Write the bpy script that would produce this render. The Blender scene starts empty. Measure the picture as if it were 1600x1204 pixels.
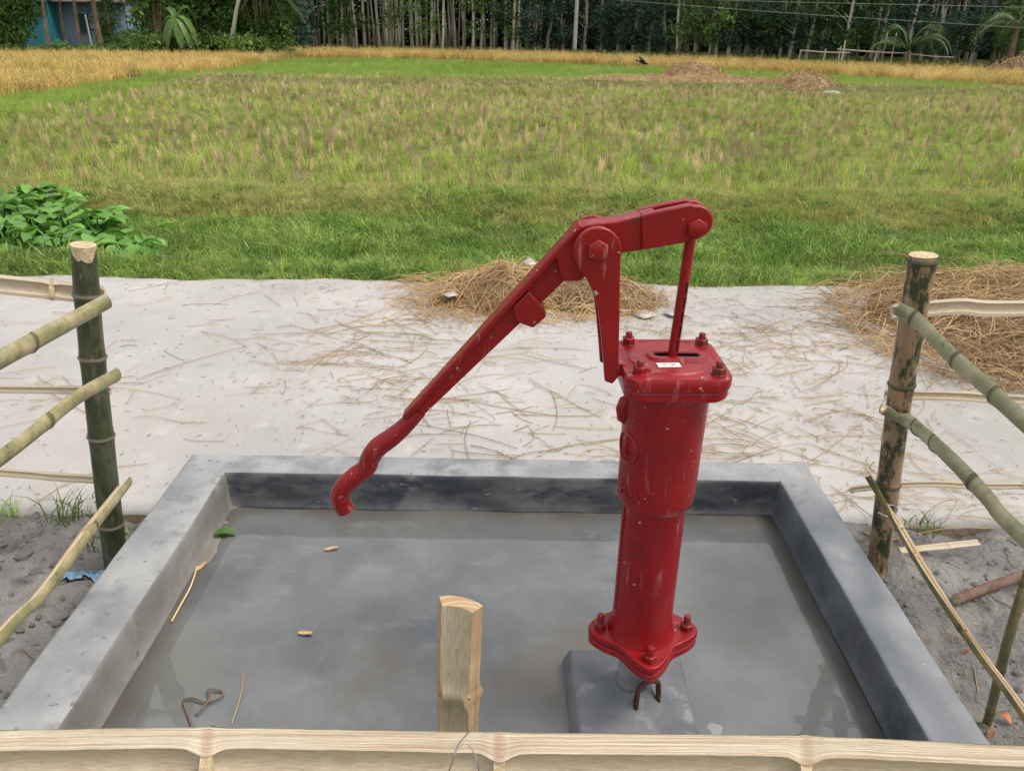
import bpy, math, random
import numpy as np
from mathutils import Vector, Matrix, noise as mnoise
random.seed(7); rng = np.random.default_rng(7)
R = math.radians
sc = bpy.context.scene
COL = sc.collection
# ------------------------------------------------------------------ camera
CAM_Z, FPX, PITCH, ROLL = 1.25, 1200.0, R(25.1), R(0.9)
cam = bpy.data.cameras.new('camera'); camo = bpy.data.objects.new('camera', cam); COL.objects.link(camo)
CM = Matrix.Rotation(math.pi/2-PITCH, 4, 'X') @ Matrix.Rotation(ROLL, 4, 'Z')
camo.matrix_world = Matrix.Translation((0, 0, CAM_Z)) @ CM
cam.sensor_width = 36; cam.lens = 36*FPX/1600; cam.clip_start = .02; cam.clip_end = 600
sc.camera = camo
# ------------------------------------------------------------------ light
SUN_EL, SUN_AZ = R(60), R(100)      # azimuth from +Y towards +X
w = bpy.data.worlds.new('World'); sc.world = w; w.use_nodes = True
wn = w.node_tree.nodes; wl = w.node_tree.links
bg = wn['Background']; sky = wn.new('ShaderNodeTexSky'); sky.sky_type = 'NISHITA'; sky.sun_disc = False
sky.sun_elevation = SUN_EL; sky.sun_rotation = SUN_AZ; sky.air_density = 1.0; sky.dust_density = 8.0; sky.ozone_density = 1.0
veil = wn.new('ShaderNodeMix'); veil.data_type = 'RGBA'; veil.inputs[0].default_value = .6; veil.inputs[7].default_value = (6.9, 6.8, 6.7, 1)   # thin even cloud
wl.new(sky.outputs[0], veil.inputs[6]); wl.new(veil.outputs[2], bg.inputs[0]); bg.inputs[1].default_value = 0.132
sun = bpy.data.lights.new('sun', 'SUN'); sun.energy = 1.5; sun.angle = R(26); sun.color = (1, .94, .86)
suno = bpy.data.objects.new('sun', sun); COL.objects.link(suno)
sd = Vector((math.sin(SUN_AZ)*math.cos(SUN_EL), math.cos(SUN_AZ)*math.cos(SUN_EL), math.sin(SUN_EL)))
suno.rotation_euler = sd.to_track_quat('Z', 'Y').to_euler(); suno.location = (0, 0, 30)
vs = sc.view_settings; vs.view_transform = 'Standard'; vs.look = 'None'; vs.exposure = 0.42; vs.gamma = 1
sc.render.engine = 'CYCLES'; sc.cycles.use_denoising = True; sc.cycles.denoising_prefilter = 'NONE'
sc.cycles.max_bounces = 6; sc.cycles.transparent_max_bounces = 8

def P(px, py, x=None, y=None, z=None):
    """point of the place seen at a photograph pixel, on the plane x=, y= or z="""
    d = CM.to_3x3() @ Vector(((px-800)/FPX, -(py-602)/FPX, -1))
    if x is not None: t = x/d.x
    elif y is not None: t = y/d.y
    else: t = (z-CAM_Z)/d.z
    return Vector((0, 0, CAM_Z)) + d*t
def X(px, Y, py=70): return P(px, py, y=Y).x

# ------------------------------------------------------------------ materials
def nd(nt, t, **k):
    n = nt.nodes.new(t)
    for a, b in k.items():
        if a.startswith('i_'): n.inputs[int(a[2:])].default_value = b
        else: setattr(n, a, b)
    return n
def rgba(c): return (c[0], c[1], c[2], 1)
def base(name):
    m = bpy.data.materials.new(name); m.use_nodes = True
    nt = m.node_tree; return m, nt, nt.nodes['Principled BSDF'], nt.nodes['Material Output']
def coordnode(nt, coords, stretch):
    if coords == 'World': o = nd(nt, 'ShaderNodeNewGeometry').outputs['Position']
    else: o = nd(nt, 'ShaderNodeTexCoord').outputs[coords]
    mp = nd(nt, 'ShaderNodeMapping'); mp.inputs['Scale'].default_value = stretch
    nt.links.new(o, mp.inputs[0]); return mp.outputs[0]
def noise(nt, co, scale, detail=5, rough=.6):
    n = nd(nt, 'ShaderNodeTexNoise'); n.inputs['Scale'].default_value = scale
    n.inputs['Detail'].default_value = detail; n.inputs['Roughness'].default_value = rough
    nt.links.new(co, n.inputs['Vector']); return n.outputs['Fac']
def ramp(nt, fac, stops):
    r = nd(nt, 'ShaderNodeValToRGB'); e = r.color_ramp.elements
    while len(e) < len(stops): e.new(.5)
    for q, (p, c) in zip(e, stops):
        q.position = p; q.color = rgba(c) if hasattr(c, '__len__') else (c, c, c, 1)
    nt.links.new(fac, r.inputs[0]); return r.outputs[0]
def mix(nt, fac, a, b, mode='MIX'):
    n = nd(nt, 'ShaderNodeMix', data_type='RGBA', blend_type=mode)
    for s, v in ((0, fac), (6, a), (7, b)):
        if isinstance(v, (int, float)): n.inputs[s].default_value = v
        elif hasattr(v, '__len__'): n.inputs[s].default_value = rgba(v)
        else: nt.links.new(v, n.inputs[s])
    return n.outputs[2]
def bump(nt, bs, h, strength, dist):
    b = nd(nt, 'ShaderNodeBump'); b.inputs['Strength'].default_value = strength; b.inputs['Distance'].default_value = dist
    nt.links.new(h, b.inputs['Height']); nt.links.new(b.outputs[0], bs.inputs['Normal'])
def pmat(name, c1, c2, scale=6, rough=.8, spec=.3, coords='Object', stretch=(1, 1, 1), lo=.35, hi=.65, detail=6,
         spots=(), bumps=(0, 50, .01), rnd=0.0, transl=0.0, rough2=None, coat=0, metal=0):
    """two-colour noise; spots = (colour, scale, lo, hi[, stretch]); rnd = brightness change from object to object"""
    m, nt, bs, out = base(name); co = coordnode(nt, coords, stretch)
    n = noise(nt, co, scale, detail)
    c = ramp(nt, n, [(lo, c1), (hi, c2)])
    for i, s in enumerate(spots):
        co2 = coordnode(nt, coords, s[4] if len(s) > 4 else stretch)
        ad = nd(nt, 'ShaderNodeVectorMath', operation='ADD'); ad.inputs[1].default_value = (3.7*i+1.3, 7.1*i, 2.2*i)
        nt.links.new(co2, ad.inputs[0])
        f = ramp(nt, noise(nt, ad.outputs[0], s[1], 5), [(s[2], 0.0), (s[3], 1.0)])
        c = mix(nt, f, c, s[0])
    if rnd:
        oi = nd(nt, 'ShaderNodeObjectInfo')
        f = ramp(nt, oi.outputs['Random'], [(0, (1-rnd,)*3), (1, (1+rnd*.6, 1+rnd*.55, 1+rnd*.3))])
        c = mix(nt, 1.0, c, f, 'MULTIPLY')
    nt.links.new(c, bs.inputs['Base Color'])
    bs.inputs['Roughness'].default_value = rough; bs.inputs['Specular IOR Level'].default_value = spec
    bs.inputs['Metallic'].default_value = metal; bs.inputs['Coat Weight'].default_value = coat
    if rough2 is not None:
        r = nd(nt, 'ShaderNodeMapRange'); r.inputs[1].default_value = .35; r.inputs[2].default_value = .65
        r.inputs[3].default_value = rough; r.inputs[4].default_value = rough2
        nt.links.new(n, r.inputs[0]); nt.links.new(r.outputs[0], bs.inputs['Roughness'])
    if bumps[0]: bump(nt, bs, noise(nt, co, bumps[1], 6, .65), bumps[0], bumps[2])
    if transl:
        t = nd(nt, 'ShaderNodeBsdfTranslucent'); nt.links.new(c, t.inputs[0])
        mx = nd(nt, 'ShaderNodeMixShader'); mx.inputs[0].default_value = transl
        nt.links.new(bs.outputs[0], mx.inputs[1]); nt.links.new(t.outputs[0], mx.inputs[2]); nt.links.new(mx.outputs[0], out.inputs[0])
    return m
MT = {}
MT['road'] = pmat('road_concrete', (.365, .355, .345), (.475, .463, .45), 1.3, .85, coords='World',
    spots=(((.33, .325, .315), .55, .45, .75), ((.37, .35, .325), 1.1, .52, .75), ((.30, .28, .255), 4, .60, .78), ((.30, .26, .21), 40, .66, .74), ((.54, .52, .495), 7, .58, .9)), bumps=(.5, 34, .012))
MT['road_edge'] = pmat('slab_edge', (.16, .11, .08), (.26, .2, .15), 9, .9, bumps=(.6, 40, .02))
MT['cement'] = pmat('cement_render', (.21, .22, .228), (.33, .342, .348), 6, .55, coords='World', rough2=.8,
    spots=(((.165, .174, .183), 6, .54, .68), ((.40, .41, .41), 3, .58, .8), ((.15, .16, .172), 42, .63, .68), ((.10, .115, .14), 20, .70, .73)), bumps=(.5, 38, .006))
MT['cement_fleck'] = pmat('flecked_cement', (.16, .178, .195), (.26, .278, .295), 4, .5, coords='World', rough2=.75,
    spots=(((.33, .34, .35), 5, .55, .75), ((.75, .75, .73), 85, .69, .71)), bumps=(.2, 60, .004))
MT['cement_block'] = pmat('block_cement', (.10, .11, .122), (.165, .175, .185), 9, .45, coords='World', rough2=.7, spots=(((.28, .29, .29), 14, .6, .75), ((.04, .09, .16), 18, .70, .74)), bumps=(.25, 50, .004))
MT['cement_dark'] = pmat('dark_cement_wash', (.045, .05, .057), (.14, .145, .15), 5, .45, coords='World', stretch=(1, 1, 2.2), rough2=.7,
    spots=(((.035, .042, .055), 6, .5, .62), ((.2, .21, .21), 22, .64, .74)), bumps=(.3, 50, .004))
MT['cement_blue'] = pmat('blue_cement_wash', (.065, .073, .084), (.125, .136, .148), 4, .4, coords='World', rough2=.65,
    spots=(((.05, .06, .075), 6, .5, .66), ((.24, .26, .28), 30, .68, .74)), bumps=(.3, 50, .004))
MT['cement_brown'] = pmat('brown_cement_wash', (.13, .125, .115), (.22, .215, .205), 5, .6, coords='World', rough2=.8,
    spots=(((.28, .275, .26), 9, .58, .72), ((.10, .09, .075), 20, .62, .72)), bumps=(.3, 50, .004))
MT['floor'] = pmat('basin_floor', (.235, .247, .258), (.33, .342, .352), 3.0, .35, coords='World', rough2=.6,
    spots=(((.21, .19, .155), 1.6, .55, .8), ((.15, .172, .195), 2.6, .50, .72), ((.38, .393, .402), 7, .56, .85, (1, 2.0, 1)), ((.30, .31, .27), 1.9, .56, .74), ((.22, .195, .155), 2.2, .55, .75)), bumps=(.15, 30, .003))
MT['dirt'] = pmat('grey_soil', (.24, .235, .22), (.42, .41, .39), 5, .95, .1, coords='World',
    spots=(((.14, .125, .11), 11, .55, .72), ((.36, .35, .33), 30, .66, .76)), bumps=(1, 45, .045))
MT['clod'] = pmat('soil_clod', (.27, .26, .245), (.44, .43, .40), 14, .95, .1, bumps=(.8, 70, .02), rnd=.15)
MT['field'] = pmat('field_soil', (.11, .13, .04), (.18, .18, .07), .5, .95, .1, coords='World',
    spots=(((.10, .085, .05), 2.5, .5, .7),), bumps=(.6, 8, .05))
MT['grass'] = pmat('verge_grass', (.16, .30, .05), (.36, .52, .13), 1.6, .42, .4, coords='World', spots=(((.16, .2, .06), .8, .55, .75),), rnd=.65, transl=.35)
MT['grass_pale'] = pmat('bund_grass', (.38, .41, .12), (.58, .55, .23), 1.4, .6, .2, coords='World', rnd=.35, transl=.3)
MT['weed'] = pmat('field_weed', (.33, .47, .08), (.56, .66, .20), .35, .5, .3, coords='World', spots=(((.40, .42, .16), .25, .5, .7),), rnd=.6, transl=.35)
MT['sprout'] = pmat('rice_regrowth', (.30, .46, .08), (.44, .58, .17), .3, .55, .2, coords='World', rnd=.3, transl=.4)
MT['stubble'] = pmat('rice_stubble', (.48, .34, .21), (.80, .64, .44), 1, .9, .1, coords='World', rnd=.45, transl=.15)
MT['rice'] = pmat('ripe_rice', (.62, .46, .16), (.80, .64, .29), .22, .7, .2, coords='World', spots=(((.48, .48, .12), .3, .56, .72),), rnd=.35, transl=.3)
MT['straw'] = pmat('straw', (.40, .26, .13), (.68, .50, .29), 2.2, .6, .3, coords='World', rnd=.3, transl=.1)
MT['straw_old'] = pmat('matted_straw', (.20, .125, .07), (.36, .245, .145), 9, .9, .1, coords='World', stretch=(1, 1, 3), bumps=(1, 55, .03))
MT['straw_far'] = pmat('field_straw', (.34, .22, .12), (.52, .37, .23), 1.5, .9, .1, coords='World', bumps=(1, 9, .1))
MT['straw_road'] = pmat('pale_straw', (.36, .25, .115), (.58, .43, .24), 2.2, .6, .3, coords='World', rnd=.3, transl=.1)
MT['leaf_green'] = pmat('hyacinth_leaf', (.10, .28, .035), (.21, .43, .085), 7, .33, .5, rnd=.4, transl=.3, spots=(((.15, .26, .09), 3, .6, .8),))
MT['tree_leaf'] = pmat('tree_leaf', (.07, .165, .035), (.18, .30, .085), .5, .55, .3, coords='World', rnd=.35, transl=.35)
MT['tree_hazed'] = pmat('haze_tinted_leaf', (.026, .068, .055), (.075, .14, .095), .5, .6, .2, coords='World', rnd=.35, transl=.25)  # blue haze and shade of the wood put into the leaf colour
MT['bush_leaf'] = pmat('bush_leaf', (.075, .16, .03), (.18, .32, .08), 1.2, .5, .3, coords='World', rnd=.4, transl=.3)
MT['bark_pale'] = pmat('pale_bark', (.42, .39, .32), (.62, .58, .50), 5, .9, .1, stretch=(1, 1, .25), rnd=.3, bumps=(.5, 30, .02))
MT['bark_brown'] = pmat('brown_bark', (.17, .115, .075), (.30, .22, .16), 6, .9, .1, stretch=(1, 1, .6), rnd=.2, bumps=(.6, 20, .03))
MT['palm_leaf'] = pmat('palm_leaf', (.045, .09, .025), (.11, .16, .05), 2, .45, .4, coords='World', rnd=.3, transl=.25)
MT['banana_leaf'] = pmat('banana_leaf', (.09, .19, .035), (.2, .32, .09), 5, .45, .4, rnd=.25, transl=.35)
MT['tin_teal'] = pmat('teal_tin', (.03, .24, .30), (.05, .33, .40), 1, .5, .4, spots=(((.13, .2, .2), 3, .6, .75),))
MT['tin_blue'] = pmat('pale_blue_tin', (.22, .33, .47), (.32, .43, .56), 1, .6, .3, spots=(((.25, .26, .28), 3, .6, .8),))
MT['tin_roof'] = pmat('roof_tin', (.12, .10, .09), (.25, .22, .2), 2, .6, .3)
MT['door'] = pmat('dark_green_wood', (.015, .06, .06), (.03, .09, .085), 4, .6)
MT['clay'] = pmat('mud_plinth', (.16, .13, .11), (.26, .21, .17), 3, .9)
MT['pole'] = pmat('pole_concrete', (.33, .33, .30), (.45, .44, .4), 3, .9)
MT['wire'] = pmat('cable', (.3, .3, .3), (.42, .42, .42), 3, .5)
MT['steel'] = pmat('galvanised_wire', (.32, .32, .33), (.5, .5, .5), 30, .35, metal=.8)
MT['rust'] = pmat('rusty_rebar', (.025, .016, .013), (.09, .035, .02), 40, .8, bumps=(.5, 200, .004))
MT['pipe'] = pmat('grey_pipe', (.14, .15, .16), (.28, .29, .3), 18, .5)
MT['white'] = pmat('paper_white', (.40, .37, .345), (.52, .49, .465), 8, .7)
MT['ink'] = pmat('grey_ink', (.18, .19, .22), (.3, .3, .33), 40, .7)
MT['plastic'] = pmat('blue_plastic', (.12, .26, .42), (.3, .47, .62), 12, .3, .5, transl=.2)
MT['wood_chip'] = pmat('wood_chip', (.42, .27, .13), (.62, .45, .26), 20, .8)
MT['dry_leaf'] = pmat('dry_leaf', (.30, .09, .04), (.42, .2, .11), 20, .6, rnd=.3)
MT['bird'] = pmat('dark_plumage', (.012, .011, .012), (.03, .027, .026), 20, .6)
MT['white_feather'] = pmat('white_plumage', (.6, .6, .6), (.75, .75, .75), 20, .7)
MT['stick'] = pmat('brown_stick', (.11, .07, .05), (.22, .15, .11), 18, .85, stretch=(1, 1, 1), bumps=(.4, 60, .01))

def add_wall_band(m):      # brown painted along the walls, imitating their reflection in the water
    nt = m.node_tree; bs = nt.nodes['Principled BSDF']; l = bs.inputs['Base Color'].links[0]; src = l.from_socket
    at = nd(nt, 'ShaderNodeAttribute', attribute_name='wall_band'); f = ramp(nt, at.outputs['Fac'], [(.15, 0.0), (.7, .85)])
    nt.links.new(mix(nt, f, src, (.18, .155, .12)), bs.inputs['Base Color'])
add_wall_band(MT['floor'])
def red_paint(name, dust=.66, rust=.0):
    m, nt, bs, out = base(name); co = coordnode(nt, 'Object', (1, 1, 1))
    c = ramp(nt, noise(nt, co, 9, 4), [(.3, (.205, .0042, .0075)), (.7, (.30, .0075, .0115))])
    c = mix(nt, ramp(nt, noise(nt, co, 70, 3), [(dust+.0, 0.0), (dust+.025, 1.0)]), c, (.5, .36, .34))
    sco = coordnode(nt, 'Object', (60, 60, 9))
    f1 = ramp(nt, noise(nt, sco, 1.0, 3), [(.60, 0.0), (.68, .5)])
    f2 = ramp(nt, noise(nt, co, 6, 2), [(.46, 0.0), (.56, 1.0)])
    c = mix(nt, mix(nt, 1.0, f1, f2, 'MULTIPLY'), c, (.42, .2, .2))
    c = mix(nt, ramp(nt, noise(nt, co, 33, 5), [(.665, 0.0), (.70, .8)]), c, (.04, .03, .035))
    c = mix(nt, ramp(nt, noise(nt, co, 5.5, 6, .7), [(.5, 0.0), (.72, .45)]), c, (.085, .010, .012))
    if rust: c = mix(nt, ramp(nt, noise(nt, co, 60, 4), [(.45, 0.0), (.6, rust)]), c, (.10, .04, .028))
    nt.links.new(c, bs.inputs['Base Color'])
    r = nd(nt, 'ShaderNodeMapRange'); r.inputs[3].default_value = .2; r.inputs[4].default_value = .45
    nt.links.new(noise(nt, co, 14, 5), r.inputs[0]); nt.links.new(r.outputs[0], bs.inputs['Roughness'])
    bs.inputs['Specular IOR Level'].default_value = .38; bs.inputs['Coat Weight'].default_value = .05; bs.inputs['Coat Roughness'].default_value = .25
    bump(nt, bs, noise(nt, co, 95, 6, .7), .22, .004)
    return m
MT['red'] = red_paint('red_cast_iron_paint', .695); MT['red_bolt'] = red_paint('rusty_red_bolt_paint', .7, .8)
MT['dark_slot'] = pmat('near_black', (.01, .008, .008), (.03, .02, .02), 20, .5)  # near-black colour for the slot lining, gasket and rod streak

def bamboo_skin(name, c1, c2, patch, plo, phi, ring, vs=(3, 3, 30)):
    m, nt, bs, out = base(name); co = coordnode(nt, 'UV', (2.2, 5, 1))
    c = ramp(nt, noise(nt, co, 2.2, 6), [(.35, c1), (.65, c2)])
    co2 = coordnode(nt, 'UV', (3.5, 5.5, 1))
    c = mix(nt, ramp(nt, noise(nt, co2, 1.7, 8, .7), [(plo, 0.0), (phi, 1.0)]), c, patch)
    co3 = coordnode(nt, 'UV', (60, 3, 1))
    c = mix(nt, .35, c, ramp(nt, noise(nt, co3, 1, 4), [(.3, (.35, .35, .3)), (.7, (1, 1, 1))]), 'MULTIPLY')
    co4 = coordnode(nt, 'UV', (25, 50, 1))
    c = mix(nt, ramp(nt, noise(nt, co4, 1, 4), [(.68, 0.0), (.75, .8)]), c, (.42, .36, .24))
    co5 = coordnode(nt, 'UV', (14, 17, 1))
    c = mix(nt, ramp(nt, noise(nt, co5, 1, 7, .75), [(.57, 0.0), (.68, .75)]), c, (ring[0]*.6, ring[1]*.6, ring[2]*.6))
    co6 = coordnode(nt, 'UV', (9, 6, 1))
    c = mix(nt, ramp(nt, noise(nt, co6, 1.3, 8, .7), [(.55, 0.0), (.75, .4)]), c, (.38, .36, .27))
    at = nd(nt, 'ShaderNodeAttribute', attribute_name='node')
    c = mix(nt, ramp(nt, at.outputs['Fac'], [(.45, 0.0), (.85, .85)]), c, ring)
    nt.links.new(c, bs.inputs['Base Color']); bs.inputs['Roughness'].default_value = .42
    bump(nt, bs, noise(nt, co3, 1, 5), .15, .002)
    return m
MT['bam_post_l'] = bamboo_skin('mossy_bamboo', (.022, .035, .014), (.07, .085, .035), (.13, .12, .085), .52, .68, (.14, .12, .085))
MT['bam_post_r'] = bamboo_skin('scraped_bamboo', (.25, .165, .095), (.36, .25, .15), (.03, .042, .014), .47, .54, (.03, .04, .015))
MT['bam_rail_l'] = bamboo_skin('olive_bamboo', (.19, .195, .08), (.31, .29, .14), (.47, .39, .24), .47, .60, (.08, .07, .03))
MT['bam_rail_r'] = bamboo_skin('pale_green_bamboo', (.22, .235, .12), (.34, .335, .19), (.50, .42, .28), .47, .62, (.06, .06, .035))
MT['bam_thin'] = bamboo_skin('mottled_bamboo', (.075, .085, .03), (.2, .17, .07), (.34, .2, .06), .5, .62, (.06, .05, .025))
def bamboo_cut(name, c1, c2, streak, sx=380, sy=3.5):
    m, nt, bs, out = base(name)
    co = coordnode(nt, 'UV', (sx, sy, 1)); c = ramp(nt, noise(nt, co, 1, 5), [(.34, c1), (.62, c2)])
    co2 = coordnode(nt, 'UV', (sx*.35, sy*.7, 1))
    c = mix(nt, ramp(nt, noise(nt, co2, 1, 5), [(.53, 0.0), (.68, .85)]), c, streak)
    at = nd(nt, 'ShaderNodeAttribute', attribute_name='node')
    c = mix(nt, ramp(nt, at.outputs['Fac'], [(.5, 0.0), (1, .5)]), c, (.42, .24, .14))
    nt.links.new(c, bs.inputs['Base Color']); bs.inputs['Roughness'].default_value = .75
    bump(nt, bs, noise(nt, co, 1, 6, .7), .9, .003)
    return m
MT['cut'] = bamboo_cut('cut_bamboo', (.36, .23, .12), (.58, .43, .26), (.47, .27, .13))
MT['cut_pale'] = bamboo_cut('fresh_split_bamboo', (.56, .44, .30), (.80, .71, .56), (.47, .32, .19))
MT['pith'] = bamboo_cut('bamboo_pith', (.50, .42, .29), (.62, .54, .40), (.45, .36, .24), 260, 45)
MT['septum'] = pmat('bamboo_septum', (.46, .35, .2), (.68, .57, .38), 60, .9, bumps=(.8, 150, .006))

def water_mat():
    m, nt, bs, out = base('shallow_water'); nt.nodes.remove(bs)
    tr = nd(nt, 'ShaderNodeBsdfTransparent'); tr.inputs[0].default_value = (.97, .98, .98, 1)
    gl = nd(nt, 'ShaderNodeBsdfGlossy'); gl.inputs['Roughness'].default_value = .02
    fr = nd(nt, 'ShaderNodeFresnel'); fr.inputs[0].default_value = 1.75
    co = coordnode(nt, 'Object', (1, 1, 1))
    b = nd(nt, 'ShaderNodeBump'); b.inputs['Strength'].default_value = .06; b.inputs['Distance'].default_value = .01
    nt.links.new(noise(nt, co, 9, 2), b.inputs['Height'])
    nt.links.new(b.outputs[0], gl.inputs['Normal'])
    mx = nd(nt, 'ShaderNodeMixShader'); nt.links.new(fr.outputs[0], mx.inputs[0])
    nt.links.new(tr.outputs[0], mx.inputs[1]); nt.links.new(gl.outputs[0], mx.inputs[2]); nt.links.new(mx.outputs[0], out.inputs[0])
    return m
MT['water'] = water_mat()

# ------------------------------------------------------------------ mesh helpers
def wloc(o):
    v = Vector((0, 0, 0))
    while o is not None: v = v + o.location; o = o.parent
    return v
class MB:
    def __init__(s): s.v = []; s.f = []; s.m = []; s.uv = []; s.nodeattr = []; s.smooth = []
    def add(s, vs, fs, mi=0, uv=None, na=None, smooth=True):
        o = len(s.v); s.v += [tuple(q) for q in vs]; s.f += [tuple(i+o for i in f) for f in fs]
        s.m += [mi]*len(fs); s.smooth += [smooth]*len(fs)
        s.uv += (uv if uv else [(0, 0)]*len(vs)); s.nodeattr += (na if na else [0.0]*len(vs)); return s
    def box(s, c, h, mi=0, rz=0):
        c = Vector(c); M_ = Matrix.Rotation(rz, 3, 'Z')
        vs = [c+M_ @ Vector((a*h[0], b*h[1], d*h[2])) for a in (-1, 1) for b in (-1, 1) for d in (-1, 1)]
        return s.add(vs, [(0, 1, 3, 2), (4, 6, 7, 5), (0, 4, 5, 1), (2, 3, 7, 6), (0, 2, 6, 4), (1, 5, 7, 3)], mi, smooth=False)
    def lathe(s, prof, c=(0, 0, 0), n=48, mi=0, cap=True):
        vs = []; fs = []
        for r, z in prof:
            for i in range(n):
                a = 2*math.pi*i/n; vs.append((c[0]+r*math.cos(a), c[1]+r*math.sin(a), c[2]+z))
        for k in range(len(prof)-1):
            for i in range(n):
                j = (i+1) % n; fs.append((k*n+i, k*n+j, (k+1)*n+j, (k+1)*n+i))
        if cap: fs.append(tuple(range(n))[::-1]); fs.append(tuple((len(prof)-1)*n+i for i in range(n)))
        return s.add(vs, fs, mi)
    def loops(s, loops, mi=0, cap0=True, cap1=True, smooth=False):
        n = len(loops[0]); vs = [p for l in loops for p in l]; fs = []
        for k in range(len(loops)-1):
            for i in range(n):
                j = (i+1) % n; fs.append((k*n+i, k*n+j, (k+1)*n+j, (k+1)*n+i))
        if cap0: fs.append(tuple(range(n))[::-1])
        if cap1: fs.append(tuple((len(loops)-1)*n+i for i in range(n)))
        return s.add(vs, fs, mi, smooth=smooth)
    def tube(s, pts, radii, n=12, mi=0, cap=True, squash=1.0):
        pts = [Vector(p) for p in pts]
        if not hasattr(radii, '__len__'): radii = [radii]*len(pts)
        vs = []; up = None; fs = []
        for k, p in enumerate(pts):
            t = (pts[min(k+1, len(pts)-1)]-pts[max(k-1, 0)]).normalized()
            if up is None: up = t.orthogonal().normalized()
            up = (up-t*up.dot(t)).normalized(); sd_ = t.cross(up)
            for i in range(n):
                a = 2*math.pi*i/n; vs.append(p+(up*math.cos(a)+sd_*math.sin(a)*squash)*radii[k])
        for k in range(len(pts)-1):
            for i in range(n):
                j = (i+1) % n; fs.append((k*n+i, k*n+j, (k+1)*n+j, (k+1)*n+i))
        if cap: fs.append(tuple(range(n))[::-1]); fs.append(tuple((len(pts)-1)*n+i for i in range(n)))
        return s.add(vs, fs, mi)
    def plate(s, outline, y0, y1, mi=0):
        """outline in XZ, thick along Y"""
        return s.loops([[(x, y0, z) for x, z in outline], [(x, y1, z) for x, z in outline]], mi)
    def mesh(s, name, mats, off=(0, 0, 0), flat=None):
        me = bpy.data.meshes.new(name); off = Vector(off)
        me.from_pydata([Vector(v)-off for v in s.v], [], s.f)
        for m in (mats if isinstance(mats, (list, tuple)) else [mats]): me.materials.append(MT[m] if isinstance(m, str) else m)
        me.polygons.foreach_set('material_index', s.m); me.polygons.foreach_set('use_smooth', s.smooth)
        if any(u != (0, 0) for u in s.uv):
            l = me.uv_layers.new(name='UVMap'); vi = np.empty(len(me.loops), int); me.loops.foreach_get('vertex_index', vi)
            l.data.foreach_set('uv', np.array(s.uv, dtype=np.float32)[vi].ravel())
            a = me.attributes.new('node', 'FLOAT', 'POINT'); a.data.foreach_set('value', np.array(s.nodeattr, dtype=np.float32))
        me.update(); return me
    def build(s, name, mats, parent=None, origin=(0, 0, 0), bevel=0, autosmooth=True):
        off = wloc(parent) if parent else Vector(origin)
        o = bpy.data.objects.new(name, s.mesh(name, mats, off)); COL.objects.link(o)
        if parent: o.parent = parent
        else: o.location = off
        if bevel:
            b = o.modifiers.new('bevel', 'BEVEL'); b.width = bevel; b.segments = 2; b.limit_method = 'ANGLE'; b.angle_limit = R(38)
        if autosmooth: o.data.set_sharp_from_angle(angle=R(38))
        return o
def tag(o, label=None, cat=None, group=None, kind=None):
    for k, v in (('label', label), ('category', cat), ('group', group), ('kind', kind)):
        if v: o[k] = v
    return o
def thing(name, label, cat, loc, group=None, kind=None):
    o = bpy.data.objects.new(name, None); COL.objects.link(o); o.location = loc; o.empty_display_size = .1
    return tag(o, label, cat, group, kind)
def copy_tree(o, parent=None):
    c = o.copy(); COL.objects.link(c)
    if parent: c.parent = parent
    for ch in [q for q in o.children]: copy_tree(ch, c)
    return c
def np_mesh(name, V, F, mat, smooth=False):
    """V (n,3), F (m,k) arrays"""
    me = bpy.data.meshes.new(name); me.vertices.add(len(V)); me.vertices.foreach_set('co', np.asarray(V, np.float32).ravel())
    k = F.shape[1]; me.loops.add(F.size); me.loops.foreach_set('vertex_index', F.ravel().astype(np.int32))
    me.polygons.add(len(F)); me.polygons.foreach_set('loop_start', np.arange(0, F.size, k, dtype=np.int32))
    if smooth: me.polygons.foreach_set('use_smooth', np.ones(len(F), bool))
    me.materials.append(MT[mat]); me.update(calc_edges=True); me.validate(); return me
def nz(x, y, s, seed=0): return mnoise.noise(Vector((x*s+seed*13.7, y*s-seed*5.1, seed*3.3)))
def grid(name, xs, ys, zf, mat, jitter=0):
    nx, ny = len(xs), len(ys)
    V = np.array([(x, y, zf(x, y)) for y in ys for x in xs])
    i, j = np.meshgrid(np.arange(nx-1), np.arange(ny-1)); a = (j*nx+i).ravel()
    F = np.stack([a, a+1, a+nx+1, a+nx], 1)
    o = bpy.data.objects.new(name, np_mesh(name, V, F, mat, True)); COL.objects.link(o); return o

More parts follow.
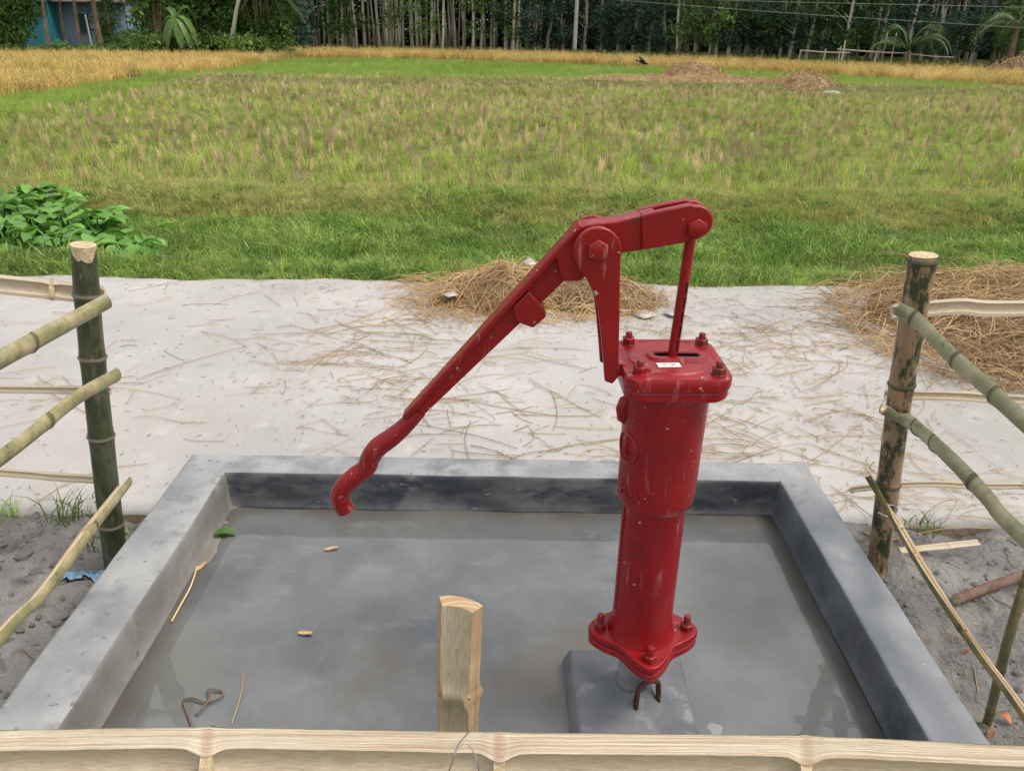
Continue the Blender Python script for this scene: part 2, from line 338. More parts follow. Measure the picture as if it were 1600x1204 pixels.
# ------------------------------------------------------------------ scattering of grass-like stuff
def scatter(name, pts, variants, kind='stuff', **tags):
    """pts: array (n,6): x,y,z,rotz,tilt,scale ; variants: meshes"""
    pts = np.asarray(pts); n = len(pts)
    c = bpy.data.collections.new(name+'_tufts')
    for i, m in enumerate(variants):
        o = bpy.data.objects.new('%s_tuft' % name, m); c.objects.link(o)
    me = bpy.data.meshes.new(name); me.vertices.add(n); me.vertices.foreach_set('co', pts[:, :3].astype(np.float32).ravel())
    a = me.attributes.new('rot', 'FLOAT_VECTOR', 'POINT')
    th = rng.uniform(0, 6.283, n); rot = np.stack([pts[:, 4]*np.cos(th), pts[:, 4]*np.sin(th), pts[:, 3]], 1)
    a.data.foreach_set('vector', rot.astype(np.float32).ravel())
    a = me.attributes.new('scl', 'FLOAT', 'POINT'); a.data.foreach_set('value', pts[:, 5].astype(np.float32))
    a = me.attributes.new('idx', 'INT', 'POINT'); a.data.foreach_set('value', rng.integers(0, len(variants), n).astype(np.int32))
    o = bpy.data.objects.new(name, me); COL.objects.link(o)
    g = bpy.data.node_groups.new(name, 'GeometryNodeTree')
    g.interface.new_socket('Geometry', in_out='INPUT', socket_type='NodeSocketGeometry')
    g.interface.new_socket('Geometry', in_out='OUTPUT', socket_type='NodeSocketGeometry')
    gi = g.nodes.new('NodeGroupInput'); go = g.nodes.new('NodeGroupOutput'); L = g.links
    ci = g.nodes.new('GeometryNodeCollectionInfo'); ci.inputs[0].default_value = c; ci.inputs[1].default_value = True; ci.inputs[2].default_value = True
    ip = g.nodes.new('GeometryNodeInstanceOnPoints'); ip.inputs['Pick Instance'].default_value = True
    def attr(nm, t):
        q = g.nodes.new('GeometryNodeInputNamedAttribute'); q.data_type = t; q.inputs[0].default_value = nm; return q.outputs[0]
    L.new(gi.outputs[0], ip.inputs['Points']); L.new(ci.outputs[0], ip.inputs['Instance'])
    L.new(attr('idx', 'INT'), ip.inputs['Instance Index']); L.new(attr('rot', 'FLOAT_VECTOR'), ip.inputs['Rotation'])
    L.new(attr('scl', 'FLOAT'), ip.inputs['Scale']); L.new(ip.outputs[0], go.inputs[0])
    md = o.modifiers.new('scatter', 'NODES'); md.node_group = g
    return tag(o, kind=kind, **tags)
def tuft(name, mat, n, spread, h, wd, lean, seed, segs=3, tip=.15, curl=1.0):
    """blades: tapering bent ribbons"""
    r = np.random.default_rng(seed); V = []; F = []
    for _ in range(n):
        a = r.uniform(0, 6.283); b = np.array([math.cos(a), math.sin(a)]); p = r.normal(0, spread, 2)
        hh = h*r.uniform(.55, 1.15); ln = lean*r.uniform(.2, 1.3); ww = wd*r.uniform(.7, 1.2); fa = r.uniform(0, 6.283)
        wv = np.array([math.cos(fa), math.sin(fa)]); o = len(V)
        for k in range(segs+1):
            t = k/segs; q = p+b*hh*ln*(t**(1+curl)); z = hh*t*(1-.35*ln*t*curl); wk = ww*(1-(1-tip)*t**1.5)*.5
            V.append((q[0]-wv[0]*wk, q[1]-wv[1]*wk, z)); V.append((q[0]+wv[0]*wk, q[1]+wv[1]*wk, z))
        for k in range(segs): F.append((o+2*k, o+2*k+1, o+2*k+3, o+2*k+2))
    return np_mesh(name, np.array(V), np.array(F), mat)
def in_view(x, y, m=2.5): return np.abs(x) < .72*y+m
def sample(n, x0, x1, y0, y1, test=None):
    x = rng.uniform(x0, x1, n); y = rng.uniform(y0, y1, n); k = in_view(x, y)
    if test is not None: k &= test(x, y)
    return x[k], y[k]
def pack(x, y, zf, s0, s1, tilt=.15, dz=0):
    n = len(x); z = np.array([zf(a, b) for a, b in zip(x, y)])+dz
    return np.stack([x, y, z, rng.uniform(0, 6.283, n), rng.uniform(-tilt, tilt, n), rng.uniform(s0, s1, n)], 1)

# ================================================================== SETTING
FZ = -.60; ROADZ = -.13; RY0, RY1 = 2.0, 4.42
def sstep(a, b, t): t = min(1, max(0, (t-a)/(b-a))); return t*t*(3-2*t)
def bund_far(x): return 27.3 - .06*max(0, x) + .03*min(0, x) + .25*math.sin(x*.35)
def road_far(x): return RY1 + .07*nz(x, 0, 1.3) + .03*nz(x, 2, 5) + .012*x
def gz(x, y):
    if y < 4.0: return -.27
    z = -.27
    z += sstep(4.0, 4.5, y)*.11                       # verge just under the slab top
    z -= sstep(4.6, 5.6, y)*.34                       # ditch
    z += sstep(7.2, 7.8, y)*.16 - sstep(8.3, 9.2, y)*.26
    d = abs(y-bund_far(x)); z += .26*max(0, 1-d/.6)
    z += .03*nz(x, y, .9)+.015*nz(x, y, 3, 1)
    return z
xs = np.concatenate([np.linspace(-120, -30, 12), np.linspace(-28, -9, 40), np.linspace(-8.6, 8.6, 90), np.linspace(9, 40, 60), np.linspace(42, 120, 12)])
ys = np.concatenate([np.linspace(-60, 3.8, 12), np.linspace(4, 10, 60), np.linspace(10.4, 40, 90), np.linspace(41, 300, 40)])
tag(grid('ground', xs, ys, gz, 'field'), kind='structure')
def dirtz(x, y):
    z = -.185 + .045*nz(x, y, 2.2) + .04*nz(x, y, 6, 2) + .024*nz(x, y, 15, 3) + .009*abs(nz(x, y, 42, 4))
    z += (.05 if x < 0 else .0)*sstep(1.0, 1.6, abs(x)) - .03*sstep(1.6, 2.05, y)*(1 if x < 0 else 0)
    if x > 0: z += .03*sstep(1.5, 2.0, y)
    return min(z, -.125)
for sx in (-1, 1):
    xx = np.linspace(.86, 3.6, 190); xx = xx if sx > 0 else -xx[::-1]
    o = grid('soil', xx, np.linspace(-.3, 2.16 if sx > 0 else 2.06, 170), dirtz, 'dirt'); tag(o, kind='structure')
tag(grid('soil', np.linspace(-.9, .9, 20), np.linspace(-.6, 2.06, 20), lambda x, y: -.2, 'dirt'), kind='structure')
# road slab with its worn edges
mb = MB(); rx = np.concatenate([np.linspace(-40, -4.2, 20), np.linspace(-4, 4, 120), np.linspace(4.2, 40, 20)]); rows = []
for x in rx:
    near = RY0+.02*nz(x, 1, 3)+.012*nz(x, 4, 11); far = road_far(x)
    pr = [(near+.012, -.30), (near, ROADZ-.03), (near+.015, ROADZ-.006)]
    pr += [(near+.04+(far-near-.08)*k/14, ROADZ+.004*nz(x, k*.17, 2)) for k in range(15)]
    pr += [(far-.015, ROADZ-.006), (far, ROADZ-.03), (far, -.30)]
    rows.append([(x, a, b) for a, b in pr])
n = len(rows[0]); V = [p for r_ in rows for p in r_]; F = []; Mi = []
for k in range(len(rows)-1):
    for i in range(n-1):
        mb.f.append((k*n+i, k*n+i+1, (k+1)*n+i+1, (k+1)*n+i)[::-1]); mb.m.append(1 if i < 1 or i > n-3 else 0); mb.smooth.append(True)
mb.v = V; mb.uv = [(0, 0)]*len(V); mb.nodeattr = [0]*len(V)
tag(mb.build('road', ['road', 'road_edge'], autosmooth=False), kind='structure')

# ------------------------------------------------------------------ basin
BX0, BX1, BY0, BY1 = -.872, .823, .70, 2.01
OX0, OX1, OY0, OY1 = -1.02, .945, .57, 2.125
FLZ = -.122
basin = thing('washing_basin', 'low grey cement basin with raised rim around the red hand pump', 'basin', (0, 1.3, -.2))
def rim_loop(x0, x1, y0, y1, n=46):
    p = []
    for k in range(n): p.append((x0+(x1-x0)*k/n, y0))
    for k in range(n): p.append((x1, y0+(y1-y0)*k/n))
    for k in range(n): p.append((x1-(x1-x0)*k/n, y1))
    for k in range(n): p.append((x0, y1-(y1-y0)*k/n))
    return p
def wob(x, y, z): return (x+.0035*nz(x+z*2, y, 5, 1)+.0014*nz(x, y+z*3, 21, 2), y+.0014*nz(x*1.7, y*1.7+z, 40, 8)+.0035*nz(y, x+z*2, 5, 3)+.0014*nz(y, x, 21, 4), z+.003*nz(x, y, 4, 5)+.001*nz(x, y, 19, 6))
lp = []
o_, i_ = (OX0, OX1, OY0, OY1), (BX0, BX1, BY0, BY1)
def ins(b, d): return (b[0]+d, b[1]-d, b[2]+d, b[3]-d)
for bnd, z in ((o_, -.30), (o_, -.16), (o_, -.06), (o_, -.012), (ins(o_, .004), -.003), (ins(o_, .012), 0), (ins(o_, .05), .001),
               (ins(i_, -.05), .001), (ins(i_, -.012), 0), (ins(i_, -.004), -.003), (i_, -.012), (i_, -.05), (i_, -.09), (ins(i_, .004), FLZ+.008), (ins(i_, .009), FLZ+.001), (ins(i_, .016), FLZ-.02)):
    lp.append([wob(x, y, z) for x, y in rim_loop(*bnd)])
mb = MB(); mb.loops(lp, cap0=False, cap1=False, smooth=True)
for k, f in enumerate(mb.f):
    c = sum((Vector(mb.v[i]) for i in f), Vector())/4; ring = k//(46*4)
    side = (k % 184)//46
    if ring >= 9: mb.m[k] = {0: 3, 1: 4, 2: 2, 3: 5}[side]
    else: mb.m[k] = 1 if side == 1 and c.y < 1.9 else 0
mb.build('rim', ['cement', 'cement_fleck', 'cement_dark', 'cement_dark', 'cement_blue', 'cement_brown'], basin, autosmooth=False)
def floorz(x, y): 
    e = min(x-BX0, BX1-x, BY1-y)
    return FLZ+.0038*nz(x, y, 2.6, 3)+.0014*nz(x, y, 9, 2)+.0006*nz(x, y, 30, 5)-.001+.0045*sstep(.12, .0, x-BX0)*(.5+nz(x, y, 6, 9))
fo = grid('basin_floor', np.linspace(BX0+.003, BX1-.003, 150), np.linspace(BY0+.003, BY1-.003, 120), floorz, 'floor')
sa = fo.data.attributes.new('wall_band', 'FLOAT', 'POINT')  # mask of the painted wall reflection, strongest at the floor edges
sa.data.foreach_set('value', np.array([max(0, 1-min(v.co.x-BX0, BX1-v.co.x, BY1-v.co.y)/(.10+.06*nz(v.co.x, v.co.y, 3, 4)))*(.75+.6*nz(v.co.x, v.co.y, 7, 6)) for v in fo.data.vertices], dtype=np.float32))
fo.parent = basin; fo.location = -basin.location
# block under the pump
AX, AY = .272, 1.22
mb = MB()
def sq(h, z, dx=0): return [wob(AX+dx+a*h+.004*a*b, AY+b*h*1.12, z) for a, b in [(-1+2*k/8, -1) for k in range(8)]+[(1, -1+2*k/8) for k in range(8)]+[(1-2*k/8, 1) for k in range(8)]+[(-1, 1-2*k/8) for k in range(8)]]
mb.loops([sq(.142, FLZ-.02), sq(.138, FLZ+.012), sq(.127, -.072), sq(.124, -.064), sq(.117, -.0605), sq(.05, -.056), sq(.03, -.055)], cap0=False, smooth=True)
mb.build('pump_block', ['cement_block'], basin, autosmooth=False)
wm = MB(); wm.add([(BX0+.002, BY0+.002, FLZ+.0019), (BX1-.002, BY0+.002, FLZ+.0019), (BX1-.002, BY1-.002, FLZ+.0019), (BX0+.002, BY1-.002, FLZ+.0019)], [(0, 1, 2, 3)])
tag(wm.build('water', ['water'], autosmooth=False), kind='structure')

# ================================================================== HAND PUMP
pump = thing('hand_pump', 'red cast iron hand pump with long lever handle bolted over the basin', 'hand pump', (AX, AY, -.055))
def hexnut(mb, c, r, h, axis='Z', mi=0, cham=.15):
    lps = []
    for rr, t in ((r, 0), (r, h*(1-cham)), (r*.86, h)):
        l = []
        for k in range(6):
            a = math.pi/6+k*math.pi/3; u, v = rr*math.cos(a), rr*math.sin(a)
            l.append((c[0]+u, c[1]+v, c[2]+t) if axis == 'Z' else (c[0]+u, c[1]-t, c[2]+v))
        lps.append(l)
    return mb.loops(lps, mi)
body = MB()
Zf, Zs, Zt = .136, .452, .694        # base flange, socket, head flange
body.lathe([(.068, Zf), (.0635, Zf+.012), (.0605, Zf+.03), (.0595, Zf+.06), (.0590, Zs-.02), (.0592, Zs+.01)], (AX, AY, 0), 64)
body.build('barrel', ['red'], pump, bevel=.0)
head = MB(); head.lathe([(.0585, Zs-.004), (.0655, Zs-.002), (.0705, Zs+.006), (.0718, Zs+.016), (.0725, Zs+.10), (.0745, Zt-.02), (.079, Zt-.006), (.084, Zt+.001)], (AX, AY, 0), 64)
hd = head.build('pump_head', ['red'], pump)
seam = MB()                           # casting seam down the left of the barrel
a0 = R(194)
for k in range(26):
    z = Zf+.06+k*.0105; d = .0012+.0012*random.random()
    seam.tube([(AX+.0588*math.cos(a0), AY+.0588*math.sin(a0), z), (AX+(.0588+d)*math.cos(a0), AY+(.0588+d)*math.sin(a0), z+.004), (AX+.0588*math.cos(a0), AY+.0588*math.sin(a0), z+.010)], [.002, .003, .002], 6)
seam.build('casting_seam', ['red'], pump)
# spout behind
sp = MB(); dv = Vector((-.05, .99, 0)).normalized(); p0 = Vector((AX, AY, .598))
sp.tube([p0+dv*.04, p0+dv*.10+Vector((0, 0, .004)), p0+dv*.15, p0+dv*.185+Vector((0, 0, -.02)), p0+dv*.20+Vector((0, 0, -.055))], [.038, .038, .035, .032, .031], 24)
sp.build('spout', ['red'], pump)
lg = MB(); la = R(186); lc = Vector((AX+.070*math.cos(la), AY+.070*math.sin(la), .640)); lg.tube([lc+Vector((.004, 0, -.028)), lc+Vector((-.004, 0, -.018)), lc+Vector((-.006, 0, 0)), lc+Vector((-.003, 0, .016)), lc+Vector((.006, 0, .024))], [.006, .011, .013, .011, .006], 12); lg.build('side_lug', ['red'], pump)
# head flange and cover
def rsq(h, r, z, n=64, cx=AX, cy=AY, rot=R(1.5)):
    out = []
    for k in range(n):
        a = 2*math.pi*(k+.5)/n; ca, sa = math.cos(a), math.sin(a); p = 9.0
        q = (abs(ca)**p+abs(sa)**p)**(-1/p)
        x, y = h*q*ca, h*q*sa; ch = abs(x)+abs(y); lim = 2*h-r
        if ch > lim: x *= lim/ch; y *= lim/ch
        out.append((cx+x*math.cos(rot)-y*math.sin(rot), cy+x*math.sin(rot)+y*math.cos(rot), z))
    return out
def stad(L, r, z, n=64, cx=AX, cy=AY):
    out = []
    for k in range(n):
        a = 2*math.pi*(k+.5)/n; out.append((cx+(L if math.cos(a) > 0 else -L)+r*math.cos(a), cy+r*math.sin(a), z))
    return out
CT = .735
fl = MB(); fl.loops([rsq(.083, .02, Zt-.004), rsq(.0875, .020, Zt), rsq(.0875, .020, Zt+.014), rsq(.085, .020, Zt+.0165)])
fl.build('head_flange', ['red'], pump, bevel=.002)
cv = MB(); sx_ = AX+.010
cv.loops([rsq(.0895, .020, Zt+.017), rsq(.0905, .020, Zt+.021), rsq(.0905, .020, CT-.004), rsq(.0878, .020, CT), [(AX+.076*math.cos(2*math.pi*(k+.5)/64), AY+.076*math.sin(2*math.pi*(k+.5)/64), CT+.0003) for k in range(64)],
          [(AX+.072*math.cos(2*math.pi*(k+.5)/64), AY+.072*math.sin(2*math.pi*(k+.5)/64), CT+.0035) for k in range(64)], stad(.03, .0235, CT+.0037, cx=sx_), stad(.03, .020, CT+.008, cx=sx_), stad(.03, .0105, CT+.008, cx=sx_), stad(.03, .009, CT+.006, cx=sx_)], cap1=False, smooth=True)
cvo = cv.build('cover', ['red'], pump)
so = MB(); so.loops([stad(.03, .0091, CT+.0062, cx=sx_), stad(.03, .0091, CT-.03, cx=sx_)], cap0=False); so.build('slot', ['dark_slot'], cvo)
lb = MB(); c0 = P(1045, 570, z=CT+.005)
lb.box((c0.x, c0.y, CT+.0048), (.0195, .0085, .0006), 0, R(4)); lbo = lb.build('paper_label', ['white_feather'], cvo); lbo['label'] = 'small white paper label stuck on the cover'
pr = MB()
for k in range(9):
    if k != 4: pr.box((c0.x-.012+.003*k, c0.y+.0015+.0008*(k % 3), CT+.0056), (.0011, .0016, .0002), 0, R(4))
pr.box((c0.x, c0.y-.0035, CT+.0056), (.011, .0006, .0002), 0, R(4)); pr.build('print', ['ink'], lbo)
# corner nuts
for bx, by in ((-.064, .064), (.067, .064), (-.062, -.064), (.068, -.064)):
    nb = MB(); c = (AX+bx, AY+by, CT-.001)
    nb.lathe([(.0125, 0), (.0125, .003)], c, 20); hexnut(nb, (c[0], c[1], c[2]+.003), .0118, .011); nb.lathe([(.0062, .012), (.0062, .022), (.005, .024)], c, 14)
    nb.build('bolt', ['red_bolt'], pump, bevel=.0007)
# fulcrum bracket: two cheeks
def PX_(px, py, y): q = P(px, py, y=y); return (q.x, q.z)
YF = AY-.047
out = []
cx_, cz_ = PX_(934, 393, YF); rr = .0375
for k in range(15): a = R(8)+R(190)*k/14; out.append((cx_+rr*math.cos(a), cz_+rr*math.sin(a)))
for px, py in ((903, 418), (917, 437), (929, 461), (935, 487), (939, 520), (943, 566), (945, 596), (957, 600), (966, 590), (967.5, 540), (968.5, 470), (969.5, 415)): out.append(PX_(px, py, YF))
def pnut(mb, c, r): hexnut(mb, c, r, .009, 'Y')
br = MB(); br.plate(out, YF, YF+.013); br.build('bracket_cheek', ['red'], pump, bevel=.0022)
br = MB(); br.plate([(a, b) for a, b in out], AY+.034, AY+.047); br.build('bracket_cheek', ['red'], pump, bevel=.0022)
br = MB(); bx0 = PX_(945, 590, YF)[0]; br.box((AX-.093, AY, CT-.009), (.012, .034, .012)); br.build('bracket_foot', ['red'], pump, bevel=.002)
# lever handle
hnd = MB()
YH0, YH1 = AY-.0335, AY+.0335
yb = AY-.028
rock = [PX_(*q, yb) for q in ((1003, 337), (1040, 328), (1080, 319.5))]
ec = PX_(1088, 348, yb); er = .0262
for k in range(13): a = R(100)-R(200)*k/12; rock.append((ec[0]+er*math.cos(a), ec[1]+er*math.sin(a)))
rock += [PX_(*q, yb) for q in ((1068, 380), (1030, 387), (1003, 391))]
slotx0, slotx1 = PX_(1022, 320, AY)[0], ec[0]+er+.01
h_block = MB(); h_block.plate(rock, AY-.028, AY-.0105); h_block.plate(rock, AY+.0105, AY+.028)
cxs = [p for p in rock]
fill = [PX_(*q, yb) for q in ((1001, 338), (1026, 332), (1026, 387), (1001, 391))]; h_block.plate(fill, AY-.0107, AY+.0107)
lever_mid = [PX_(*q, AY-.022) for q in ((884, 382), (898, 362), (912, 353), (930, 350), (962, 347), (1006, 336), (1006, 391), (968, 396), (935, 418), (905, 440), (880, 440), (868, 402))]
lv = MB(); lv.plate(lever_mid, AY-.021, AY+.021)
lever = lv.build('lever', ['red'], pump, bevel=.0022)
h_block.build('clevis', ['red'], lever, bevel=.0025)
# arm: flange + web
A = Vector((*PX_(893, 372, AY-.02), 0)); B = Vector((*PX_(634, 652, AY-.012), 0))
d2 = (B-A).normalized(); nrm = Vector((-d2.y, d2.x, 0)); nrm = nrm if nrm.y > 0 else -nrm   # up-left
def arm_pt(t, o): p = A+(B-A)*t+nrm*o; return (p.x, p.y)
fl_ = MB(); NS = 14; L0 = []
for k in range(NS+1):
    t = -.06+1.07*k/NS; wy = .0215-.0065*max(0, t)+.0006*math.sin(k*2.1); q0 = arm_pt(t, .006); q1 = arm_pt(t, -.005)
    L0.append([(q0[0], AY-wy, q0[1]), (q0[0], AY+wy, q0[1]), (q1[0], AY+wy, q1[1]), (q1[0], AY-wy, q1[1])])
fl_.loops(L0); fl_.build('arm_flange', ['red'], lever, bevel=.003)
wb = MB(); L0 = []
for k in range(NS+1):
    t = -.02+1.03*k/NS; dp = .046*(1-t)+.021*t; q0 = arm_pt(t, -.003); q1 = arm_pt(t, -dp); hw = .0085
    L0.append([(q0[0], AY-hw, q0[1]), (q0[0], AY+hw, q0[1]), (q1[0], AY+hw, q1[1]), (q1[0], AY-hw, q1[1])])
wb.loops(L0); wb.build('arm_web', ['red'], lever, bevel=.002)
st = MB(); st.plate([PX_(*q, AY-.016) for q in ((800, 480), (826, 455), (842, 472), (849, 480), (854, 495), (833, 513), (806, 503))], AY-.016, AY+.014)
st.build('stop_lug', ['red'], lever, bevel=.003)
gp = [(656, 641), (634, 664), (612, 683), (591, 698), (579, 714), (572, 731), (555, 744), (538, 760), (531, 777), (541, 797)]
gr_ = [.0125, .0150, .0172, .0182, .0180, .0178, .0182, .0186, .0184, .0172]
def smooth_path(pts, sub=3):
    pts = [Vector(p) for p in pts]; out_ = []
    for i in range(len(pts)-1):
        a, b, c, d = pts[max(i-1, 0)], pts[i], pts[i+1], pts[min(i+2, len(pts)-1)]
        for k in range(sub):
            t = k/sub; out_.append(.5*((2*b)+(c-a)*t+(2*a-5*b+4*c-d)*t*t+(3*b-a-3*c+d)*t**3))
    out_.append(pts[-1]); return out_
gpts = smooth_path([P(*q, y=AY) for q in gp], 6)
gm = MB(); gm.tube(gpts, list(np.interp(np.linspace(0, 1, len(gpts)), np.linspace(0, 1, len(gr_)), gr_)), 20); gm.build('grip', ['red'], lever)
pn = MB(); c = PX_(934, 391, YF); pnut(pn, (c[0], YF+.001, c[1]), .0185); pn.lathe([(.008, -.1), (.008, .0)], (c[0], AY, c[1]), 12)
pn.v = [v for v in pn.v]; 
pn = MB(); pnut(pn, (c[0], YF+.001, c[1]), .0180); pn.tube([(c[0], YF, c[1]), (c[0], AY+.055, c[1])], .009, 14); hexnut(pn, (c[0], AY+.056, c[1]), .017, .009, 'Y'); pn.build('pivot_bolt', ['red'], pump, bevel=.0012)
c = PX_(1089, 357, AY-.03); pn = MB(); pnut(pn, (c[0], AY-.0275, c[1]), .0165); pn.tube([(c[0], AY-.028, c[1]), (c[0], AY+.034, c[1])], .008, 14); pn.build('rod_bolt', ['red'], pump, bevel=.0012)
rd = MB(); r0 = P(1051, 556, y=AY); r1 = P(1080, 365, y=AY); rd.tube([r0+(r0-r1)*.25, r0, r1], .0088, 18); rdo = rd.build('piston_rod', ['red'], pump)
sc_ = MB(); e = (r1-r0); 
for k in range(5):
    q = r0+e*(.05+.12*k); sc_.tube([q+Vector((.004, -.0079, 0)), q+e*.10+Vector((.0042+.001*(k % 2), -.0079, 0))], [.0011, .0021], 6)
sc_.build('worn_streak', ['dark_slot'], rdo)
# base flanges: three lobes
def tri(z, s=1.0, n=72):
    o = []
    for k in range(n):
        a = 2*math.pi*k/n; q = math.cos(4*a); r_ = (.0915+.0150*q+.006*max(0, q)**3)*s
        o.append((AX+.005+r_*math.cos(a), AY+r_*math.sin(a), z))
    return o
b = MB(); b.loops([tri(Zf-.018, .97), tri(Zf-.016), tri(Zf-.004), tri(Zf-.001, .98)]); b.build('base_flange', ['red'], pump, bevel=.0015)
b = MB(); b.loops([tri(Zf-.038, .95), tri(Zf-.036, .99), tri(Zf-.024, .99), tri(Zf-.021, .96)]); b.build('base_flange', ['red'], pump, bevel=.0015)
b = MB(); b.loops([tri(Zf-.023, .9), tri(Zf-.016, .9)]); b.build('gasket', ['dark_slot'], pump)
for k in range(4):
    a = k*math.pi/2; r_ = .0885; c = (AX+.005+r_*math.cos(a), AY+r_*math.sin(a), Zf-.001)
    nb = MB(); hexnut(nb, c, .0135, .013); nb.lathe([(.0072, -.047), (.0072, .031), (.006, .033)], c, 14); nb.build('bolt', ['red_bolt'], pump, bevel=.0008)
b = MB(); b.lathe([(.040, -.058), (.032, -.05), (.030, -.03), (.030, Zf-.036), (.045, Zf-.03)], (AX-.008, AY, 0), 28); b.build('riser_pipe', ['pipe'], pump)
b = MB(); b.lathe([(.085, -.062), (.066, -.048), (.052, -.036), (.043, -.020), (.036, -.012), (.028, -.011)], (AX-.008, AY, 0), 28); b.v = [wob(*v) for v in b.v]; b.build('mortar_collar', ['cement_block'], basin)
ub = MB(); uy = AY-.05
pts = [(P(994, 1095, y=uy).x, uy, -.06), (P(995, 1085, y=uy).x, uy, -.02)]
xa, xb = P(996, 1080, y=uy).x, P(1034, 1080, y=uy).x; cxu, ru = (xa+xb)/2, (xb-xa)/2
pts = [(xa, uy, -.08), (xa, uy, -.02)]+[(cxu-ru*math.cos(math.pi*k/8), uy+.004*k, -.008+ru*1.2*math.sin(math.pi*k/8)) for k in range(9)]+[(xb+.002, uy+.03, -.03), (xb+.003, uy+.03, -.08)]
ub.tube(pts, .0058, 10); ubo = ub.build('rebar_loop', ['rust'], basin); ubo['label'] = 'rusty bent rebar loop set in the block'
# raised lettering and emblem on the head
def wrap_text(txt, size, a_start, z0, r_, depth, parent, name):
    cu = bpy.data.curves.new(name, 'FONT'); cu.body = txt; cu.size = size; cu.extrude = depth; cu.bevel_depth = .0006; cu.space_character = 1.12
    t = bpy.data.objects.new(name, cu); COL.objects.link(t); bpy.context.view_layer.update()
    me = bpy.data.meshes.new_from_object(t.evaluated_get(bpy.context.evaluated_depsgraph_get()))
    bpy.data.objects.remove(t)
    off = wloc(parent)
    for v in me.vertices:
        a = a_start+v.co.x/r_; rr_ = r_+v.co.z; v.co = Vector((AX+rr_*math.cos(a), AY+rr_*math.sin(a), z0+v.co.y))-off
    me.materials.clear(); me.materials.append(MT['red']); o = bpy.data.objects.new(name, me); COL.objects.link(o); o.parent = parent; return o
wrap_text('RAT', .038, R(196), .478, .0715, .0022, hd, 'raised_lettering')
em = MB(); ea, ez, er_ = R(204), .575, .027
def cyl(u, v, h=.0022): a = ea+u/.073; return (AX+(.0732+h)*math.cos(a), AY+(.0732+h)*math.sin(a), ez+v)
em.tube([cyl(er_*math.cos(k*math.pi/16), er_*1.05*math.sin(k*math.pi/16), .0005) for k in range(33)], .0026, 8, cap=False)
em.tube([cyl(0, .021, .0005), cyl(0, -.020, .0005)], .0028, 8); em.tube([cyl(-.011, -.007, .0005), cyl(0, -.021, .0005), cyl(.011, -.007, .0005)], .0026, 8); em.tube([cyl(-.009, .012, .0005), cyl(0, .02, .0005), cyl(.009, .012, .0005)], .0022, 8)
em.build('raised_emblem', ['red'], hd)

# ================================================================== BAMBOO
def path_pts(ctrl, sub=8): return smooth_path(ctrl, sub)
def culm(name, ctrl, r, skin, parent=None, nodes=(), top='cut', whittle=0, label=None, cat=None, group=None, r_end=None, nseg=20):
    """round bamboo pole from foot to top; nodes = fractions along its length"""
    pts = path_pts(ctrl, 24); L = [0]
    for a, b_ in zip(pts, pts[1:]): L.append(L[-1]+(b_-a).length)
    tot = L[-1]; ts = np.array(L)/tot; mb = MB(); vs = []; uv = []; na = []; fs = []
    allt = sorted(set(list(np.linspace(0, 1, 60))+(list(np.linspace(.92, 1, 26)) if whittle else [])+[min(1, max(0, n_+d/tot)) for n_ in nodes for d in (-.012, -.006, -.003, 0, .003, .006, .012)]))
    rings = []
    for t in allt:
        p = Vector([np.interp(t, ts, [q[i] for q in pts]) for i in range(3)]); t2 = min(1, t+.01); t1 = max(0, t-.01)
        tg = (Vector([np.interp(t2, ts, [q[i] for q in pts]) for i in range(3)])-Vector([np.interp(t1, ts, [q[i] for q in pts]) for i in range(3)])).normalized()
        rr = r+(0 if r_end is None else (r_end-r)*t); nn = 0
        for n_ in nodes:
            d = abs(t-n_)*tot; rr += .10*r*math.exp(-(d/.004)**2)+.05*r*math.exp(-(d/.02)**2); nn = max(nn, math.exp(-(d/.009)**2))
        up = Vector((0, 1, 0)) if abs(tg.y) < .9 else Vector((1, 0, 0)); up = (up-tg*up.dot(tg)).normalized(); s_ = tg.cross(up)
        for i in range(nseg):
            a = 2*math.pi*i/nseg; q = p+(up*math.cos(a)+s_*math.sin(a))*rr*(1+.015*math.sin(3*a+t*9)); vs.append(q); uv.append((a*r*4.0, t*tot)); na.append(nn)
    n = nseg
    def mi_for(k, i): 
        if whittle:
            h = (1-allt[k])*tot; lim = whittle*(1+.5*math.sin(2*math.pi*i/n*2+.7)+.2*math.sin(5*2*math.pi*i/n))
            return 1 if h < lim else 0
        return 0
    mids = []
    for k in range(len(allt)-1):
        for i in range(n): j = (i+1) % n; fs.append((k*n+i, k*n+j, (k+1)*n+j, (k+1)*n+i)); mids.append(mi_for(k, i))
    mb.add(vs, fs, 0, uv, na); mb.m = mids
    # annular cut top and hollow
    e = len(allt)-1; last = [vs[e*n+i] for i in range(n)]; cpt = sum(last, Vector())/n; ax = (pts[-1]-pts[-2]).normalized()
    inner = [cpt+(q-cpt)*(.7 if top == 'hollow' else .5) for q in last]
    if top == 'slant': last2 = last
    mb.loops([last, inner, [q-ax*(.03 if top == 'hollow' else .0) for q in inner]], 1, cap0=False, cap1=True)
    mb.loops([[vs[i] for i in range(n)][::-1], [pts[0]+(vs[i]-pts[0])*.5 for i in range(n)][::-1]], 1, cap0=False)
    o = mb.build(name, [skin, 'septum'], parent, origin=pts[0], autosmooth=True)
    if label: tag(o, label, cat, group)
    return o
